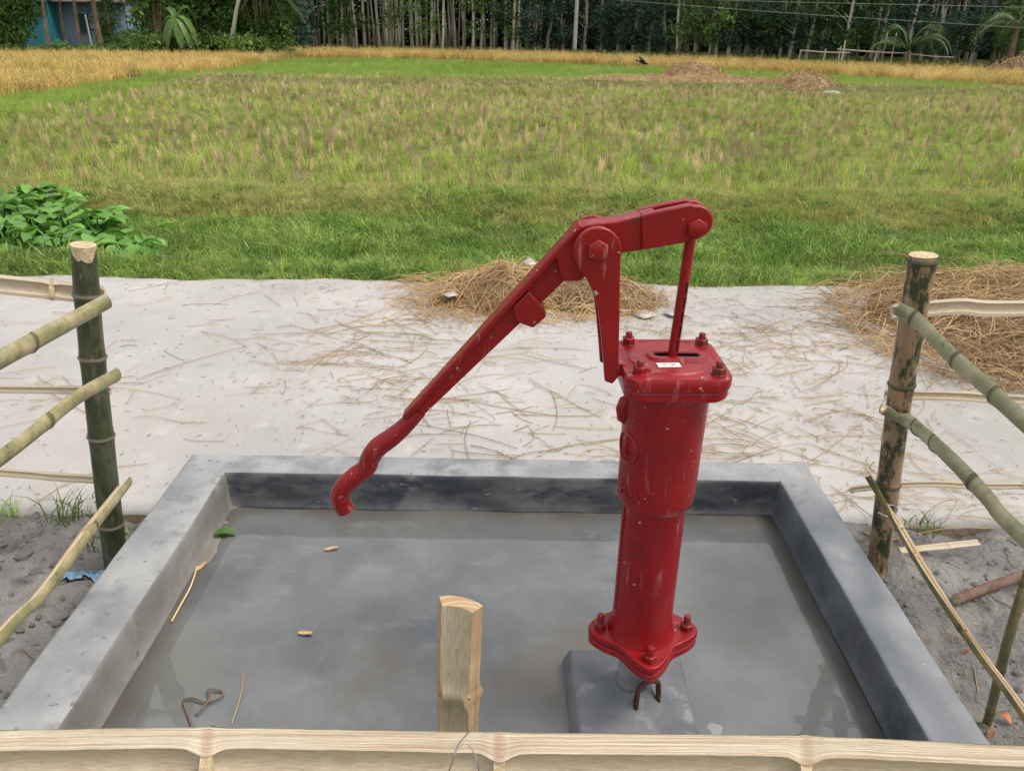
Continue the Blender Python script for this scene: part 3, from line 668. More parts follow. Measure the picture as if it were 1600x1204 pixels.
def split(name, ctrl, r, th, opening, skin, nodes=(), arc=R(180), label=None, cat=None, group=None, cutm='cut', wob_=.0, septa=True, flare=1.0, parent=None):
    """lengthwise split bamboo: a trough; opening = direction the hollow faces"""
    pts = path_pts(ctrl, 20); L = [0]
    for a, b_ in zip(pts, pts[1:]): L.append(L[-1]+(b_-a).length)
    tot = L[-1]; ts = np.array(L)/tot; mb = MB(); op0 = Vector(opening).normalized()
    allt = sorted(set(list(np.linspace(0, 1, max(40, int(tot/.012))))+[min(1, max(0, n_+d/tot)) for n_ in nodes for d in (-.02, -.012, -.008, -.004, 0, .004, .008, .012, .02)]))
    NA = 14; lay = []
    def frame(t):
        p = Vector([np.interp(t, ts, [q[i] for q in pts]) for i in range(3)]); t2 = min(1, t+.01); t1 = max(0, t-.01)
        tg = (Vector([np.interp(t2, ts, [q[i] for q in pts]) for i in range(3)])-Vector([np.interp(t1, ts, [q[i] for q in pts]) for i in range(3)])).normalized()
        op = (op0-tg*op0.dot(tg)).normalized(); return p, tg, op, tg.cross(op)
    outer, inner, cut1, cut2 = [], [], [], []
    for t in allt:
        p, tg, op, sd_ = frame(t); nn = 0; dr = 0; di = 0
        for n_ in nodes:
            d = abs(t-n_)*tot; dr += flare*(.09*r*math.exp(-(d/.005)**2)+.05*r*math.exp(-(d/.022)**2)); di += .9*th*math.exp(-(d/.014)**2); nn = max(nn, math.exp(-(d/.010)**2))
        jag = wob_*(mnoise.noise(Vector((t*tot*30, 1, 2)))+.6*mnoise.noise(Vector((t*tot*90, 4, 2)))); jag2 = wob_*(mnoise.noise(Vector((t*tot*27, 7, 5)))+.6*mnoise.noise(Vector((t*tot*80, 4, 9))))
        ro, ri = r+dr, r-th-di*.5
        oo, ii = [], []
        for k in range(NA+1):
            a = -arc/2+arc*k/NA; dirv = -op*math.cos(a)+sd_*math.sin(a); j_ = jag if k == 0 else (jag2 if k == NA else 0)
            oo.append(p+dirv*ro+op*j_); ii.append(p+dirv*ri+op*j_)
        outer.append((oo, t*tot, nn)); inner.append((ii, t*tot, nn))
    def strip(rows, fn, mi, flip, uvs):
        vs, uv, na, fs = [], [], [], []
        for (row, l, nn) in rows:
            q = fn(row); w_ = len(q); vs += q; uv += [(uvs*k/(w_-1)+.01, l+.01) for k in range(w_)]; na += [nn]*w_
        for k in range(len(rows)-1):
            for i in range(w_-1):
                f = (k*w_+i, k*w_+i+1, (k+1)*w_+i+1, (k+1)*w_+i); fs.append(f[::-1] if flip else f)
        mb.add(vs, fs, mi, uv, na)
    strip(outer, lambda q: q, 0, False, r*arc*1.3); strip(inner, lambda q: q, 2, True, r*arc)
    both = [([o_[0], (o_[0]*.5+i_[0]*.5), i_[0]], l, nn) for (o_, l, nn), (i_, _, _) in zip(outer, inner)]
    strip(both, lambda q: q, 1, True, th*1.4)
    both = [([o_[-1], (o_[-1]*.5+i_[-1]*.5), i_[-1]], l, nn) for (o_, l, nn), (i_, _, _) in zip(outer, inner)]
    strip(both, lambda q: q, 1, False, th*1.4)
    for row_o, row_i in ((outer[0], inner[0]), (outer[-1], inner[-1])):
        vs = list(row_o[0])+list(row_i[0]); w_ = NA+1
        mb.add(vs, [(i, i+1, w_+i+1, w_+i) for i in range(NA)], 1, [(.5+.001*i, .1) for i in range(2*w_)], smooth=False)
    if septa:
        for n_ in nodes:
            if not .01 < n_ < .99: continue
            p, tg, op, sd_ = frame(n_); vs = []; fs = []
            for s_ in (-.006, .006):
                for k in range(NA+1):
                    a = -arc/2+arc*k/NA; vs.append(p+tg*s_+(-op*math.cos(a)+sd_*math.sin(a))*(r-th*.8)+op*.004*random.uniform(-1, 1))
            w_ = NA+1; fs.append(tuple(range(w_))); fs.append(tuple(range(w_, 2*w_))[::-1])
            fs += [(0, NA, w_+NA, w_)]
            mb.add(vs, fs, 3, [(.3, .2)]*len(vs), smooth=False)
    o = mb.build(name, [skin, cutm, 'pith', 'septum'], parent, origin=pts[0], autosmooth=True)
    if label: tag(o, label, cat, group)
    return o
# posts
PY = 1.80
lt, lb_ = P(130, 382, y=PY), P(182, 880, y=PY)
culm('bamboo_post', [lb_+Vector((0, 0, -.10)), lb_, P(160, 700, y=PY), P(143, 540, y=PY), lt], .0325, 'bam_post_l', nodes=(.02, .23, .50, .72, .88), top='solid', nseg=48, whittle=.026,
     label='dark mossy bamboo post with pale whittled top left of the basin', cat='post', group='bamboo fence posts', r_end=.0285)
rt, rb = P(1443, 398, y=PY), P(1372, 875, y=PY)
culm('bamboo_post', [rb+Vector((0, 0, -.10)), rb, P(1390, 740, y=PY), P(1412, 580, y=PY), rt], .0285, 'bam_post_r', nodes=(.06, .36, .66, .985), top='solid',
     label='scraped tan and dark green bamboo post right of the basin', cat='post', group='bamboo fence posts', r_end=.0315)
# rails on the left, running from the post towards the viewer
def rail_pts(pix, x0, x1):
    n = len(pix); return [P(*q, x=x0+(x1-x0)*k/(n-1)) for k, q in enumerate(pix)]
GRP_S = 'bamboo side rails'
def ext(pts, f):   # carry the rail on past the frame
    return pts+[pts[-1]+(pts[-1]-pts[0]).normalized()*f]
lr = -.99
split('bamboo_rail', ext([P(163, 468, y=1.745), P(120, 492, x=-1.005), P(0, 556, x=-1.02)], .55), .0235, .009, (-.8, .1, .6), 'bam_rail_l', nodes=(.30, .7), arc=R(190),
     label='topmost olive bamboo rail on the left, tied to the dark mossy post', cat='rail', group=GRP_S)
split('bamboo_rail', ext([P(176, 585, y=1.745), P(110, 622, x=-.985), P(0, 708, x=-1.0)], .5), .0215, .009, (-.75, .1, .66), 'bam_rail_l', nodes=(.33, .72), arc=R(190),
     label='middle mottled green bamboo rail on the left, ending at the dark mossy post', cat='rail', group=GRP_S)
split('bamboo_rail', ext([P(194, 752, y=1.745), P(130, 832, x=-.975), P(60, 925, x=-.985), P(0, 985, x=-.995)], .45), .0205, .008, (-.6, .1, .8), 'bam_rail_l', nodes=(.27, .62), arc=R(190),
     label='lowest yellowish bamboo rail on the left, slanting down past the basin rim', cat='rail', group=GRP_S)
# rails on the right
split('bamboo_rail', ext([P(1405, 478, y=1.745), P(1440, 500, y=1.70), P(1500, 560, x=.98), P(1560, 612, x=.985), P(1600, 650, x=.99)], .6), .0235, .008, (.8, .1, .6), 'bam_rail_r', nodes=(.045, .21, .36, .5, .7), arc=R(190),
     label='topmost pale green bamboo rail on the right, crossing the scraped post', cat='rail', group=GRP_S)
split('bamboo_rail', ext([P(1382, 634, y=1.745), P(1430, 660, y=1.70), P(1490, 712, x=.93), P(1550, 775, x=.935), P(1600, 830, x=.94)], .5), .0225, .008, (.8, .1, .6), 'bam_rail_r', nodes=(.12, .27, .44, .62, .8), arc=R(190),
     label='middle pale green bamboo rail on the right with dark rings', cat='rail', group=GRP_S)
split('bamboo_rail', ext([P(1358, 742, y=1.755), P(1400, 812, y=1.67), P(1455, 905, x=.93), P(1530, 1015, x=.945), P(1600, 1110, x=.955)], .3), .0125, .006, (.5, .3, .9), 'bam_thin', nodes=(.16, .32, .55, .8), arc=R(200),
     label='lowest thin bamboo rail on the right, slanting steeply to the ground', cat='rail', group=GRP_S)
# rails along the road, behind the posts
GRP_B = 'pale split bamboo rails along the road'
def back_rail(pix, Y, r, th, label, nodes, far):
    pts = [P(*q, y=Y) for q in pix]; d = (pts[-1]-pts[0]).normalized(); pts = pts+[pts[-1]+d*far]
    split('bamboo_rail', pts, r, th, (0, -1, .25), 'bam_rail_l', nodes=nodes, arc=R(150), label=label, cat='rail', group=GRP_B, cutm='cut_pale')
YB = PY+.055
back_rail([(158, 462), (80, 453), (0, 445)], YB, .026, .009, 'topmost pale split rail left of the mossy post, its hollow side showing', (.12, .5), .8)
back_rail([(172, 610), (80, 609), (0, 608)], YB, .0125, .006, 'middle pale split rail left of the mossy post, a thin straight strip', (.5,), .8)
back_rail([(172, 750), (80, 745), (0, 738)], YB, .014, .007, 'lowest pale split rail left of the mossy post, close to the soil', (.4,), .8)
back_rail([(1397, 488), (1500, 479), (1600, 482)], YB, .0215, .008, 'topmost pale split rail right of the scraped post, in front of the big straw heap', (.35, .7), .8)
back_rail([(1385, 617), (1500, 619), (1600, 625)], YB, .0145, .006, 'middle pale split rail right of the scraped post', (.42, .8), .8)
back_rail([(1328, 769), (1345, 763), (1450, 756), (1600, 759)], YB, .0105, .005, 'lowest thin split rail right of the scraped post, poking out past it', (.38, .7), .8)
# near rail across the bottom of the view, and the stake behind it
NR = [P(-330, 1202, y=.55), P(0, 1203, y=.55), P(320, 1199, y=.552), P(780, 1207, y=.55), P(1262, 1213, y=.55), P(1600, 1228, y=.548), P(1900, 1240, y=.55)]
tot = 0; cum = [0]
for a, b_ in zip(NR, NR[1:]): tot += (b_-a).length; cum.append(tot)
split('bamboo_rail', NR, .0385, .0195, (0, -.80, .60), 'bam_rail_l', nodes=(cum[2]/tot, cum[3]/tot, cum[4]/tot), wob_=.003, flare=.35,
      label='thick pale split bamboo rail running across the whole near edge', cat='rail', cutm='cut_pale')
sy = .635
ST = [P(698, 1500, y=sy), P(698, 1172, y=sy), P(699, 1058, y=sy), P(701, 981, y=sy)]
split('bamboo_stake', ST, .052, .017, (-.22, -1, .2), 'bam_rail_l', nodes=(.78,), arc=R(60), wob_=.004, label='short split bamboo stake with rough top behind the near rail', cat='stake', cutm='cut')
# thin leaning stake and stick on the right
culm('bamboo_stake', [P(1546, 1116, z=-.17)+Vector((0, 0, -.04)), P(1546, 1116, z=-.17), P(1575, 1000, x=1.0), P(1612, 880, x=1.02), P(1640, 780, x=1.03)], .0095, 'bam_thin', nodes=(.1, .42, .75),
     label='thin yellow brown leaning stake by the lowest right rail', cat='stake')
q0, q1 = P(1494, 936, z=-.14), P(1640, 885, z=-.14)
culm('fallen_stick', [q0, q0.lerp(q1, .5)+Vector((0, 0, .004)), q1], .0135, 'stick', nodes=(.02, .12), label='brown cut stick lying on the soil beyond the right rim', cat='stick')
# binding wire
def wire_obj(name, ctrl, r, label, mat='steel', cat='wire', group=None):
    p = smooth_path(ctrl, 6); mb = MB(); mb.tube(p, r, 6); return tag(mb.build(name, [mat], origin=p[0], autosmooth=False), label, cat, group)
wire_obj('binding_wire', [P(752, 1118, y=.60), P(735, 1140, y=.56), P(718, 1160, y=.52), P(712, 1172, y=.505), P(705, 1195, y=.50), P(690, 1235, y=.50)], .0007, 'thin steel wire tied round the near rail at the stake')
wire_obj('binding_wire', [P(712, 1172, y=.503), P(728, 1160, y=.51), P(742, 1178, y=.505), P(748, 1200, y=.50), P(750, 1240, y=.5)], .0007, 'thin steel wire loop curling over the near rail')
wire_obj('binding_wire', [P(1372, 800, y=1.765), P(1386, 806, y=1.76), P(1402, 799, y=1.765), P(1398, 790, y=1.765), P(1380, 788, y=1.765)], .0012, 'thin wire wound round the foot of the scraped post')

# ================================================================== STRAW
def straw_pts(p, ang, L, bend, n=6, lift=.004, droop=0):
    out_ = []; a = ang; q = Vector(p)
    for k in range(n):
        out_.append(q.copy()); a += bend/n*random.uniform(.3, 1.7); q = q+Vector((math.cos(a), math.sin(a), 0))*(L/n)
    for k, v in enumerate(out_): v.z += lift*math.sin(math.pi*k/(n-1))*random.uniform(.2, 1)
    return out_
def road_z(x, y): return ROADZ+.004
GRP_ST = 'loose straws scattered on the road'
LBL_ST = 'single dry straw lying loose on the pale concrete road'
def straw_density(px, py):
    return 1
cnt = 0; big = []
clusters = [((580, 590), 110, 45, 34), ((540, 520), 110, 30, 22), ((740, 640), 120, 50, 12), ((1010, 690), 220, 26, 16), ((1200, 560), 120, 60, 26), ((1180, 660), 130, 50, 16), ((1290, 740), 110, 40, 14), ((90, 605), 90, 20, 10), ((300, 560), 200, 90, 5), ((380, 470), 180, 25, 4), ((660, 540), 80, 40, 14), ((1180, 510), 120, 40, 22), ((640, 700), 260, 30, 6), ((1480, 820), 120, 30, 16)]
for (cx, cy), sx, sy_, n in clusters:
    for _ in range(n):
        px, py = random.gauss(cx, sx*.7), random.gauss(cy, sy_*.7)
        if py < 445: continue
        p = P(px, py, z=ROADZ+.005+.002*random.random())
        if p.y < RY0+.03 and not (p.x > 1.0): continue
        if p.y < OY1+.06 and OX0-.05 < p.x < OX1+.02: continue
        if p.y > RY1-.05: continue
        L = random.choice((.1, .2, .3, .42, .55)); ang = random.gauss(.1, .5) if random.random() < .75 else random.uniform(0, 3.14)
        if random.random() < .5: ang += math.pi
        sp_ = straw_pts(p, ang, L, random.gauss(0, .7))
        mb = MB(); mb.tube(sp_, [.0011]+[.0015]*4+[.0008], 4)
        tag(mb.build('straw', ['straw_road'], origin=p, autosmooth=False), LBL_ST, 'straw', GRP_ST)
def straw_mesh(name, starts, L0, L1, r, seed, zfun=None, droop=0.0, par=None, mat='straw', kind='stuff', label=None, cat=None, bend=1.0, lift=.01, origin=(0, 0, 0)):
    r_ = np.random.default_rng(seed); n = len(starts); S = 5
    V = np.zeros((n, S, 3, 3)); ang = r_.uniform(0, 6.283, n) if starts.shape[1] < 4 else starts[:, 3]; L = r_.uniform(L0, L1, n); bd = r_.normal(0, bend, n); p = starts[:, :3].copy()
    pit = r_.normal(0, .12, n); rad = r*r_.uniform(.6, 1.2, n)
    c = np.zeros((n, S, 3)); lf = r_.uniform(0, lift, n)
    for k in range(S):
        c[:, k] = p
        if zfun is not None: c[:, k, 2] = np.array([zfun(a, b) for a, b in p[:, :2]])+.002+lf*math.sin(math.pi*(k+.3)/S)+starts[:, 2]*0
        p = p+np.stack([np.cos(ang), np.sin(ang), pit], 1)*(L/S)[:, None]; ang = ang+bd/S; pit -= droop
    for k in range(S):
        t = c[:, min(k+1, S-1)]-c[:, max(k-1, 0)]; t /= np.linalg.norm(t, axis=1, keepdims=True)+1e-9
        up = np.tile([0, 0, 1.0], (n, 1)); s_ = np.cross(t, up); s_ /= np.linalg.norm(s_, axis=1, keepdims=True)+1e-9; u2 = np.cross(s_, t)
        for i in range(3):
            a = 2.094*i; V[:, k, i] = c[:, k]+(s_*math.cos(a)+u2*math.sin(a))*rad[:, None]
    F = []
    for k in range(S-1):
        for i in range(3): j = (i+1) % 3; F.append((k*3+i, k*3+j, (k+1)*3+j, (k+1)*3+i))
    F = (np.array(F)[None]+(np.arange(n)*S*3)[:, None, None]).reshape(-1, 4)
    off = wloc(par) if par else Vector(origin)
    o = bpy.data.objects.new(name, np_mesh(name, V.reshape(-1, 3)-np.array(off), F, mat)); COL.objects.link(o)
    if par: o.parent = par
    else: o.location = off
    return tag(o, label, cat, kind=kind)
# fine straw litter
pts = []
for (cx, cy), sx, sy_, n in clusters+[((1250, 500), 130, 40, 40), ((640, 470), 60, 30, 20), ((1050, 520), 100, 40, 30), ((800, 560), 500, 70, 20), ((1330, 720), 160, 70, 30), ((1440, 760), 100, 60, 30)]:
    for _ in range(n*2):
        p = P(random.gauss(cx, sx*1.15), min(1100, max(430, random.gauss(cy, sy_*1.2))), z=ROADZ+.004)
        if RY0+.02 < p.y < RY1+.1 and not (p.y < OY1+.05 and OX0-.05 < p.x < OX1+.03): pts.append((p.x, p.y, p.z, random.gauss(.1, .8)+random.choice((0, math.pi))))
straw_mesh('straw_litter', np.array(pts), .04, .24, .0013, 3, zfun=lambda x, y: ROADZ+.003, mat='straw_road', kind='stuff', label='fine straw litter strewn over the road', cat='straw', bend=.9, lift=.004)
for nm, n, L0, L1, rr_ in (('road_grit', 260, .008, .03, .0011),):
    px = rng.uniform(-50, 1650, n*3); py = rng.uniform(435, 800, n*3); q = [P(a, b_, z=ROADZ+.003) for a, b_ in zip(px, py)]
    q = [(v.x, v.y, v.z) for v in q if RY0+.02 < v.y < RY1 and not (v.y < OY1+.04 and OX0-.04 < v.x < OX1+.02)]
    straw_mesh(nm, np.array(q), L0, L1, rr_, 5, zfun=lambda x, y: ROADZ+.003, mat='stick', kind='stuff', label='small dark bits of grit and chaff on the road', cat='grit', lift=.002)
ch = []
for (cx, cy), sx, sy_, n in (((700, 490), 90, 18, 260), ((1010, 500), 80, 22, 220), ((1260, 500), 110, 35, 420), ((1200, 600), 150, 60, 200), ((580, 600), 140, 40, 160), ((1320, 640), 80, 60, 160), ((900, 447), 380, 4, 300)):
    for _ in range(n):
        p = P(random.gauss(cx, sx), max(437, random.gauss(cy, sy_)), z=ROADZ+.003)
        if RY0+.02 < p.y < RY1+.15 and not (p.y < OY1+.05 and OX0-.05 < p.x < OX1+.03): ch.append((p.x, p.y, p.z))
straw_mesh('straw_chaff', np.array(ch), .012, .055, .0012, 9, zfun=lambda x, y: ROADZ+.003, mat='straw', label='short crumbs of chaff around the straw heaps', cat='chaff', lift=.004)
def heap(name, cx, cy, rx, ry, h, label, zb, n_loose, seed, Lr=(.15, .45), r=.0021, res=56, skew=0, matm='straw_old', spill=1.25, rot=0):
    t = thing(name, label, 'straw heap', (cx, cy, zb))
    def prof(x, y):
        dx, dy = (x-cx), (y-cy); dx, dy = dx*math.cos(rot)+dy*math.sin(rot), -dx*math.sin(rot)+dy*math.cos(rot)
        d = math.sqrt((dx/rx)**2+(dy/ry)**2); e = 1+.25*nz(x, y, 2.2/max(rx, .5), seed); v = max(0, 1-(d/e)**1.7)
        return zb+h*v*(1+.30*nz(x, y, 3/max(rx, .5), seed+2))+(.035*nz(x, y, 9/max(.6, rx), seed+3)*h*4*v if v > 0 else 0)-.003
    xs_ = np.linspace(cx-rx*1.3, cx+rx*1.3, res); ys_ = np.linspace(cy-ry*1.3, cy+ry*1.3, res)
    V = np.array([(x-cx, y-cy, prof(x, y)-zb) for y in ys_ for x in xs_]); i, j = np.meshgrid(np.arange(res-1), np.arange(res-1)); a = (j*res+i).ravel()
    F = np.stack([a, a+1, a+res+1, a+res], 1); keep = (V[F][:, :, 2].max(1) > -.001); F = F[keep]
    o = bpy.data.objects.new('mound', np_mesh('mound', V, F, matm, True)); COL.objects.link(o); o.parent = t
    r_ = np.random.default_rng(seed); aa = r_.uniform(0, 6.283, n_loose); rd_ = np.sqrt(r_.uniform(0, 1, n_loose))*spill
    lx, ly = rx*rd_*np.cos(aa), ry*rd_*np.sin(aa)
    st_ = np.stack([cx+lx*math.cos(rot)-ly*math.sin(rot), cy+lx*math.sin(rot)+ly*math.cos(rot), np.zeros(n_loose)], 1)
    k = int(n_loose*.8)
    straw_mesh('loose_straw', st_[:k], Lr[0]*.5, Lr[1]*.6, r, seed+5, zfun=lambda x, y: max(zb, prof(x, y))+.003, par=t, bend=.8, lift=h*.14)
    straw_mesh('loose_straw', st_[k:], Lr[0], Lr[1], r*1.1, seed+6, zfun=lambda x, y: max(zb, prof(x, y))+.006, par=t, bend=.5, lift=h*.5)
    return t
hp = P(800, 470, z=ROADZ)
heap('straw_heap', .0, 4.15, .44, .34, .145, 'brown straw heap at the road edge behind the pump lever', ROADZ+.002, 1500, 11, (.12, .42), .0017, spill=1.5)
heap('straw_heap', .46, 4.08, .34, .27, .11, 'low matted straw heap behind the pump bracket', ROADZ+.002, 600, 17, (.12, .36), .0016, spill=1.2)
heap('straw_heap', 2.98, 3.72, 1.08, .88, .20, 'big tan straw heap on the road right of the scraped post', ROADZ+.002, 5000, 23, (.18, .55), .002, spill=1.22, res=72)
# scraps
def scrap(name, pix, z, mat, label, cat, th=.0015, curl=.006, bias=0):
    q = [P(*p, z=z) for p in pix]; c = sum(q, Vector())/len(q); mb = MB(); n = len(q)
    top = [v+Vector((0, 0, th+curl*(i % 2)+curl*.5*random.random())) for i, v in enumerate(q)]; bot = [v-Vector((0, 0, th)) for v in top]
    vs = top+bot+[c+Vector((0, 0, th+curl*.3)), c+Vector((0, 0, curl*.3-th*.5))]
    fs = [(i, (i+1) % n, 2*n) for i in range(n)]+[((i+1) % n+n, i+n, 2*n+1) for i in range(n)]+[(i, i+n, (i+1) % n+n, (i+1) % n) for i in range(n)]
    mb.add(vs, fs); return tag(mb.build(name, [mat], origin=c, autosmooth=False), label, cat)
scrap('paper_scrap', [(690, 460), (700, 466), (716, 462), (710, 456)], ROADZ+.06, 'white', 'grey white paper scrap on the left slope of the straw heap', 'paper')
scrap('paper_scrap', [(817, 411), (826, 404), (834, 408), (838, 416), (826, 415)], ROADZ+.05, 'white', 'white paper scrap behind the top of the straw heap', 'paper', curl=.008)
scrap('paper_scrap', [(988, 492), (1000, 484), (1020, 487), (1026, 494), (1008, 498)], ROADZ+.008, 'white', 'crumpled pale paper on the road right of the pump bracket', 'paper', curl=.004)
scrap('paper_scrap', [(1034, 488), (1060, 485), (1075, 492), (1050, 496)], ROADZ+.008, 'white', 'flat pale paper strip behind the piston rod', 'paper')
scrap('paper_scrap', [(1336, 510), (1372, 514), (1404, 520), (1400, 528), (1376, 522)], ROADZ+.01, 'white', 'long white plastic strip on the road left of the scraped post', 'plastic strip', curl=.008)
mb = MB(); q = P(977, 487, z=ROADZ+.014); mb.box(q, (.03, .012, .010), 0, .2); tag(mb.build('wood_chip', ['wood_chip'], origin=q, bevel=.001), 'small pale wood offcut at the foot of the low straw heap', 'wood chip')
q0, q1 = P(1408, 858, z=-.12), P(1531, 845, z=-.12)
split('bamboo_sliver', [q0, q0.lerp(q1, .5), q1], .011, .005, (0, -.4, 1), 'bam_rail_l', nodes=(.6,), arc=R(120), septa=False, cutm='cut_pale', label='pale bamboo sliver lying on the soil beside the scraped post', cat='bamboo sliver')
for (px, py), rz, hx, lab in (((517, 856), .25, .019, 'pale wood chip floating near the far side of the basin'), ((476, 988), -.1, .018, 'thin brown chip lying on the basin floor left of the stake'), ((314, 884), 1.1, .017, 'upright tan chip leaning on the left basin wall')):
    q = P(px, py, z=FLZ+.006); mb = MB(); mb.loops([[(q.x+a*hx*math.cos(rz)-b_*.006*math.sin(rz), q.y+a*hx*math.sin(rz)+b_*.006*math.cos(rz), q.z+dz+.002*a) for a, b_ in ((-1, -.4), (-.3, -1), (.9, -.7), (1.1, .3), (.2, .8), (-.8, .7))] for dz in (-.002, .002)]); tag(mb.build('wood_chip', ['wood_chip'], origin=q), lab, 'wood chip')
def leaf(name, p, ang, L, W, mat, label, cat, fold=.3, group=None):
    mb = MB(); d = Vector((math.cos(ang), math.sin(ang), 0)); s_ = Vector((-d.y, d.x, 0)); vs = []; n = 8
    for k in range(n+1):
        t = k/n; w_ = W*math.sin(math.pi*t**.8)*.5+.0005; c = Vector(p)+d*L*(t-.5)+Vector((0, 0, .010*math.sin(math.pi*t)))
        vs += [c+s_*w_+Vector((0, 0, w_*fold)), c, c-s_*w_+Vector((0, 0, w_*fold))]
    fs = []
    for k in range(n): fs += [(3*k, 3*k+1, 3*k+4, 3*k+3), (3*k+1, 3*k+2, 3*k+5, 3*k+4)]
    mb.add(vs, fs); return tag(mb.build(name, [mat], origin=p, autosmooth=False), label, cat, group)
leaf('fallen_leaf', P(352, 834, z=FLZ+.008), .12, .075, .030, 'leaf_green', 'green leaf lying in the far left corner of the basin', 'leaf')
for (px, py), an, L, lab in (((1586, 1158), .3, .03, 'orange dry leaf in the bottom right corner by the rim'), ((1556, 1122), 1.2, .026, 'small red brown leaf at the foot of the thin stake'), ((1514, 1008), .5, .022, 'tiny dark dry leaf below the lowest right rail'), ((1578, 1100), 2.2, .034, 'brown leaf curled beside the thin leaning stake')):
    p = P(px, py, z=-.16); p.z = dirtz(p.x, p.y)+.006; leaf('fallen_leaf', p, an, L, L*.6, 'dry_leaf', lab, 'leaf', .5)
wire_obj('straw', [P(286, 1095, z=FLZ+.006), P(300, 1135, z=FLZ+.006)], .0022, 'dark wet straw end nearest the near rail in the basin', 'stick', 'straw')
wire_obj('straw', [P(286, 1093, z=FLZ+.006), P(300, 1090, z=FLZ+.008), P(323, 1096, z=FLZ+.008), P(345, 1088, z=FLZ+.007), P(346, 1079, z=FLZ+.006), P(325, 1077, z=FLZ+.01), P(326, 1093, z=FLZ+.01), P(306, 1116, z=FLZ+.006)], .0022, 'looped wet brown straw on the basin floor at lower left', 'stick', 'straw')
wire_obj('straw', [P(380, 1050, z=FLZ+.006), P(376, 1085, z=FLZ+.007), P(362, 1130, z=FLZ+.006)], .0010, 'thin pale straw right of the looped straw in the basin', 'straw', 'straw')
wire_obj('straw', [P(308, 884, z=FLZ+.02), P(298, 915, z=FLZ+.012), P(282, 945, z=FLZ+.01), P(268, 970, z=FLZ+.008)], .0022, 'bent straw along the foot of the left basin wall', 'straw', 'straw')
# blue plastic, crumpled on the soil at the left
mb = MB(); vs = []; NX, NY = 26, 8
for j in range(NY):
    for i in range(NX):
        px = 95+72*i/(NX-1); py = 893-26*math.sin(math.pi*min(1, i/(NX-1)*.8+.1))+22*j/(NY-1)+(8*(i/(NX-1)-.5)**2)
        p = P(px, py, z=-.15); p.z = dirtz(p.x, p.y)+.012+.016*nz(i, j, .45, 3)+.008*nz(i, j, 1.1, 2); vs.append(p)
mb.add(vs, [(j*NX+i, j*NX+i+1, (j+1)*NX+i+1, (j+1)*NX+i) for j in range(NY-1) for i in range(NX-1)])
o = mb.build('plastic_sheet', ['plastic'], origin=vs[0], autosmooth=False); o.modifiers.new('thickness', 'SOLIDIFY').thickness = .001
tag(o, 'crumpled blue plastic scrap on the soil beside the left rim', 'plastic')
# clods on the soil
cl = []
for k in range(5):
    mb = MB(); n1, n2 = 5, 8; vs = [(0, 0, .5)]
    for a in range(1, n1):
        for b_ in range(n2):
            th_ = math.pi*a/n1; ph = 2*math.pi*b_/n2; q = Vector((math.sin(th_)*math.cos(ph), math.sin(th_)*math.sin(ph), math.cos(th_)*.6)); q *= 1+.45*mnoise.noise(q*1.4+Vector((k*7, 0, 0))); vs.append(q)
    vs.append((0, 0, -.5)); fs = [(0, 1+i, 1+(i+1) % n2) for i in range(n2)]
    for a in range(n1-2): fs += [(1+a*n2+i, 1+(a+1)*n2+i, 1+(a+1)*n2+(i+1) % n2, 1+a*n2+(i+1) % n2) for i in range(n2)]
    e = len(vs)-1; fs += [(e, 1+(n1-2)*n2+(i+1) % n2, 1+(n1-2)*n2+i) for i in range(n2)]
    mb.add(vs, fs, smooth=False); cl.append(mb.mesh('clod', ['clod']))
pp = []
for sgn, n in ((-1, 1500), (1, 700)):
    x = sgn*rng.uniform(1.0, 2.6, n); y = rng.uniform(.3, 2.02, n)
    for a, b_ in zip(x, y): pp.append((a, b_, dirtz(a, b_)+.001, rng.uniform(0, 6), rng.uniform(-.5, .5), .003+.016*rng.uniform(0, 1)**3*(1.4 if sgn < 0 else .7)))
tag(scatter('soil_clods', pp, cl), 'small grey soil clods on the bare ground beside the basin', 'soil')
st_ = []
for _ in range(130):
    sgn = random.choice((-1, 1, 1)); a = sgn*random.uniform(1.03, 2.2); b_ = random.uniform(.6, 2.0); st_.append((a, b_, 0, random.uniform(0, 6.28)))
straw_mesh('soil_straw', np.array(st_), .03, .2, .0013, 31, zfun=dirtz, label='bits of straw on the soil beside the basin', cat='straw', bend=1.2, lift=.012)
# ================================================================== GRASSES AND CROPS
gv = [tuft('g', 'grass', 18, .04, .115, .0095, .95, 100+i) for i in range(5)]
gp_ = [tuft('g', 'grass_pale', 18, .04, .10, .006, .9, 130+i) for i in range(4)]
wv_ = [tuft('g', 'weed', 18, .05, .21, .0085, .5, 150+i) for i in range(5)]
sv = [tuft('g', 'sprout', 18, .07, .26, .014, .35, 170+i) for i in range(4)]
bv = [tuft('g', 'stubble', 18, .017, .20, .0065, .13, 190+i, segs=1, tip=.7) for i in range(5)]
gold = [tuft('g', 'rice', 26, .10, .56, .020, .5, 210+i, segs=3, tip=.5, curl=1.6) for i in range(5)]
def not_hy(x, y): return ~((x < -2.65) & (y > 5.0) & (y < 7.4) & (x > -6))
xe = rng.uniform(-6, 7, 900); ye = np.array([road_far(a) for a in xe])+rng.uniform(-.035, .06, 900); tag(scatter('edge_grass', pack(xe, ye, lambda a, b_: ROADZ-.02, .25, .6, .6), gv+gp_[:1]), 'short grass creeping over the far road edge', 'grass')
x, y = sample(44000, -8.5, 8.5, 4.47, 8.1); k = (rng.uniform(0, 1, len(x)) < np.where(y < 7.3, .85, .2)) & (y > np.array([road_far(a) for a in x])+.03)
x, y = x[k], y[k]; s = pack(x, y, gz, .55, 1.15, .3); s[:, 5] *= np.where(y < 4.8, .7, 1)*np.array([.9+.75*nz(a, b_, .9, 21)+.35*nz(a, b_, 3.1, 22) for a, b_ in zip(x, y)])
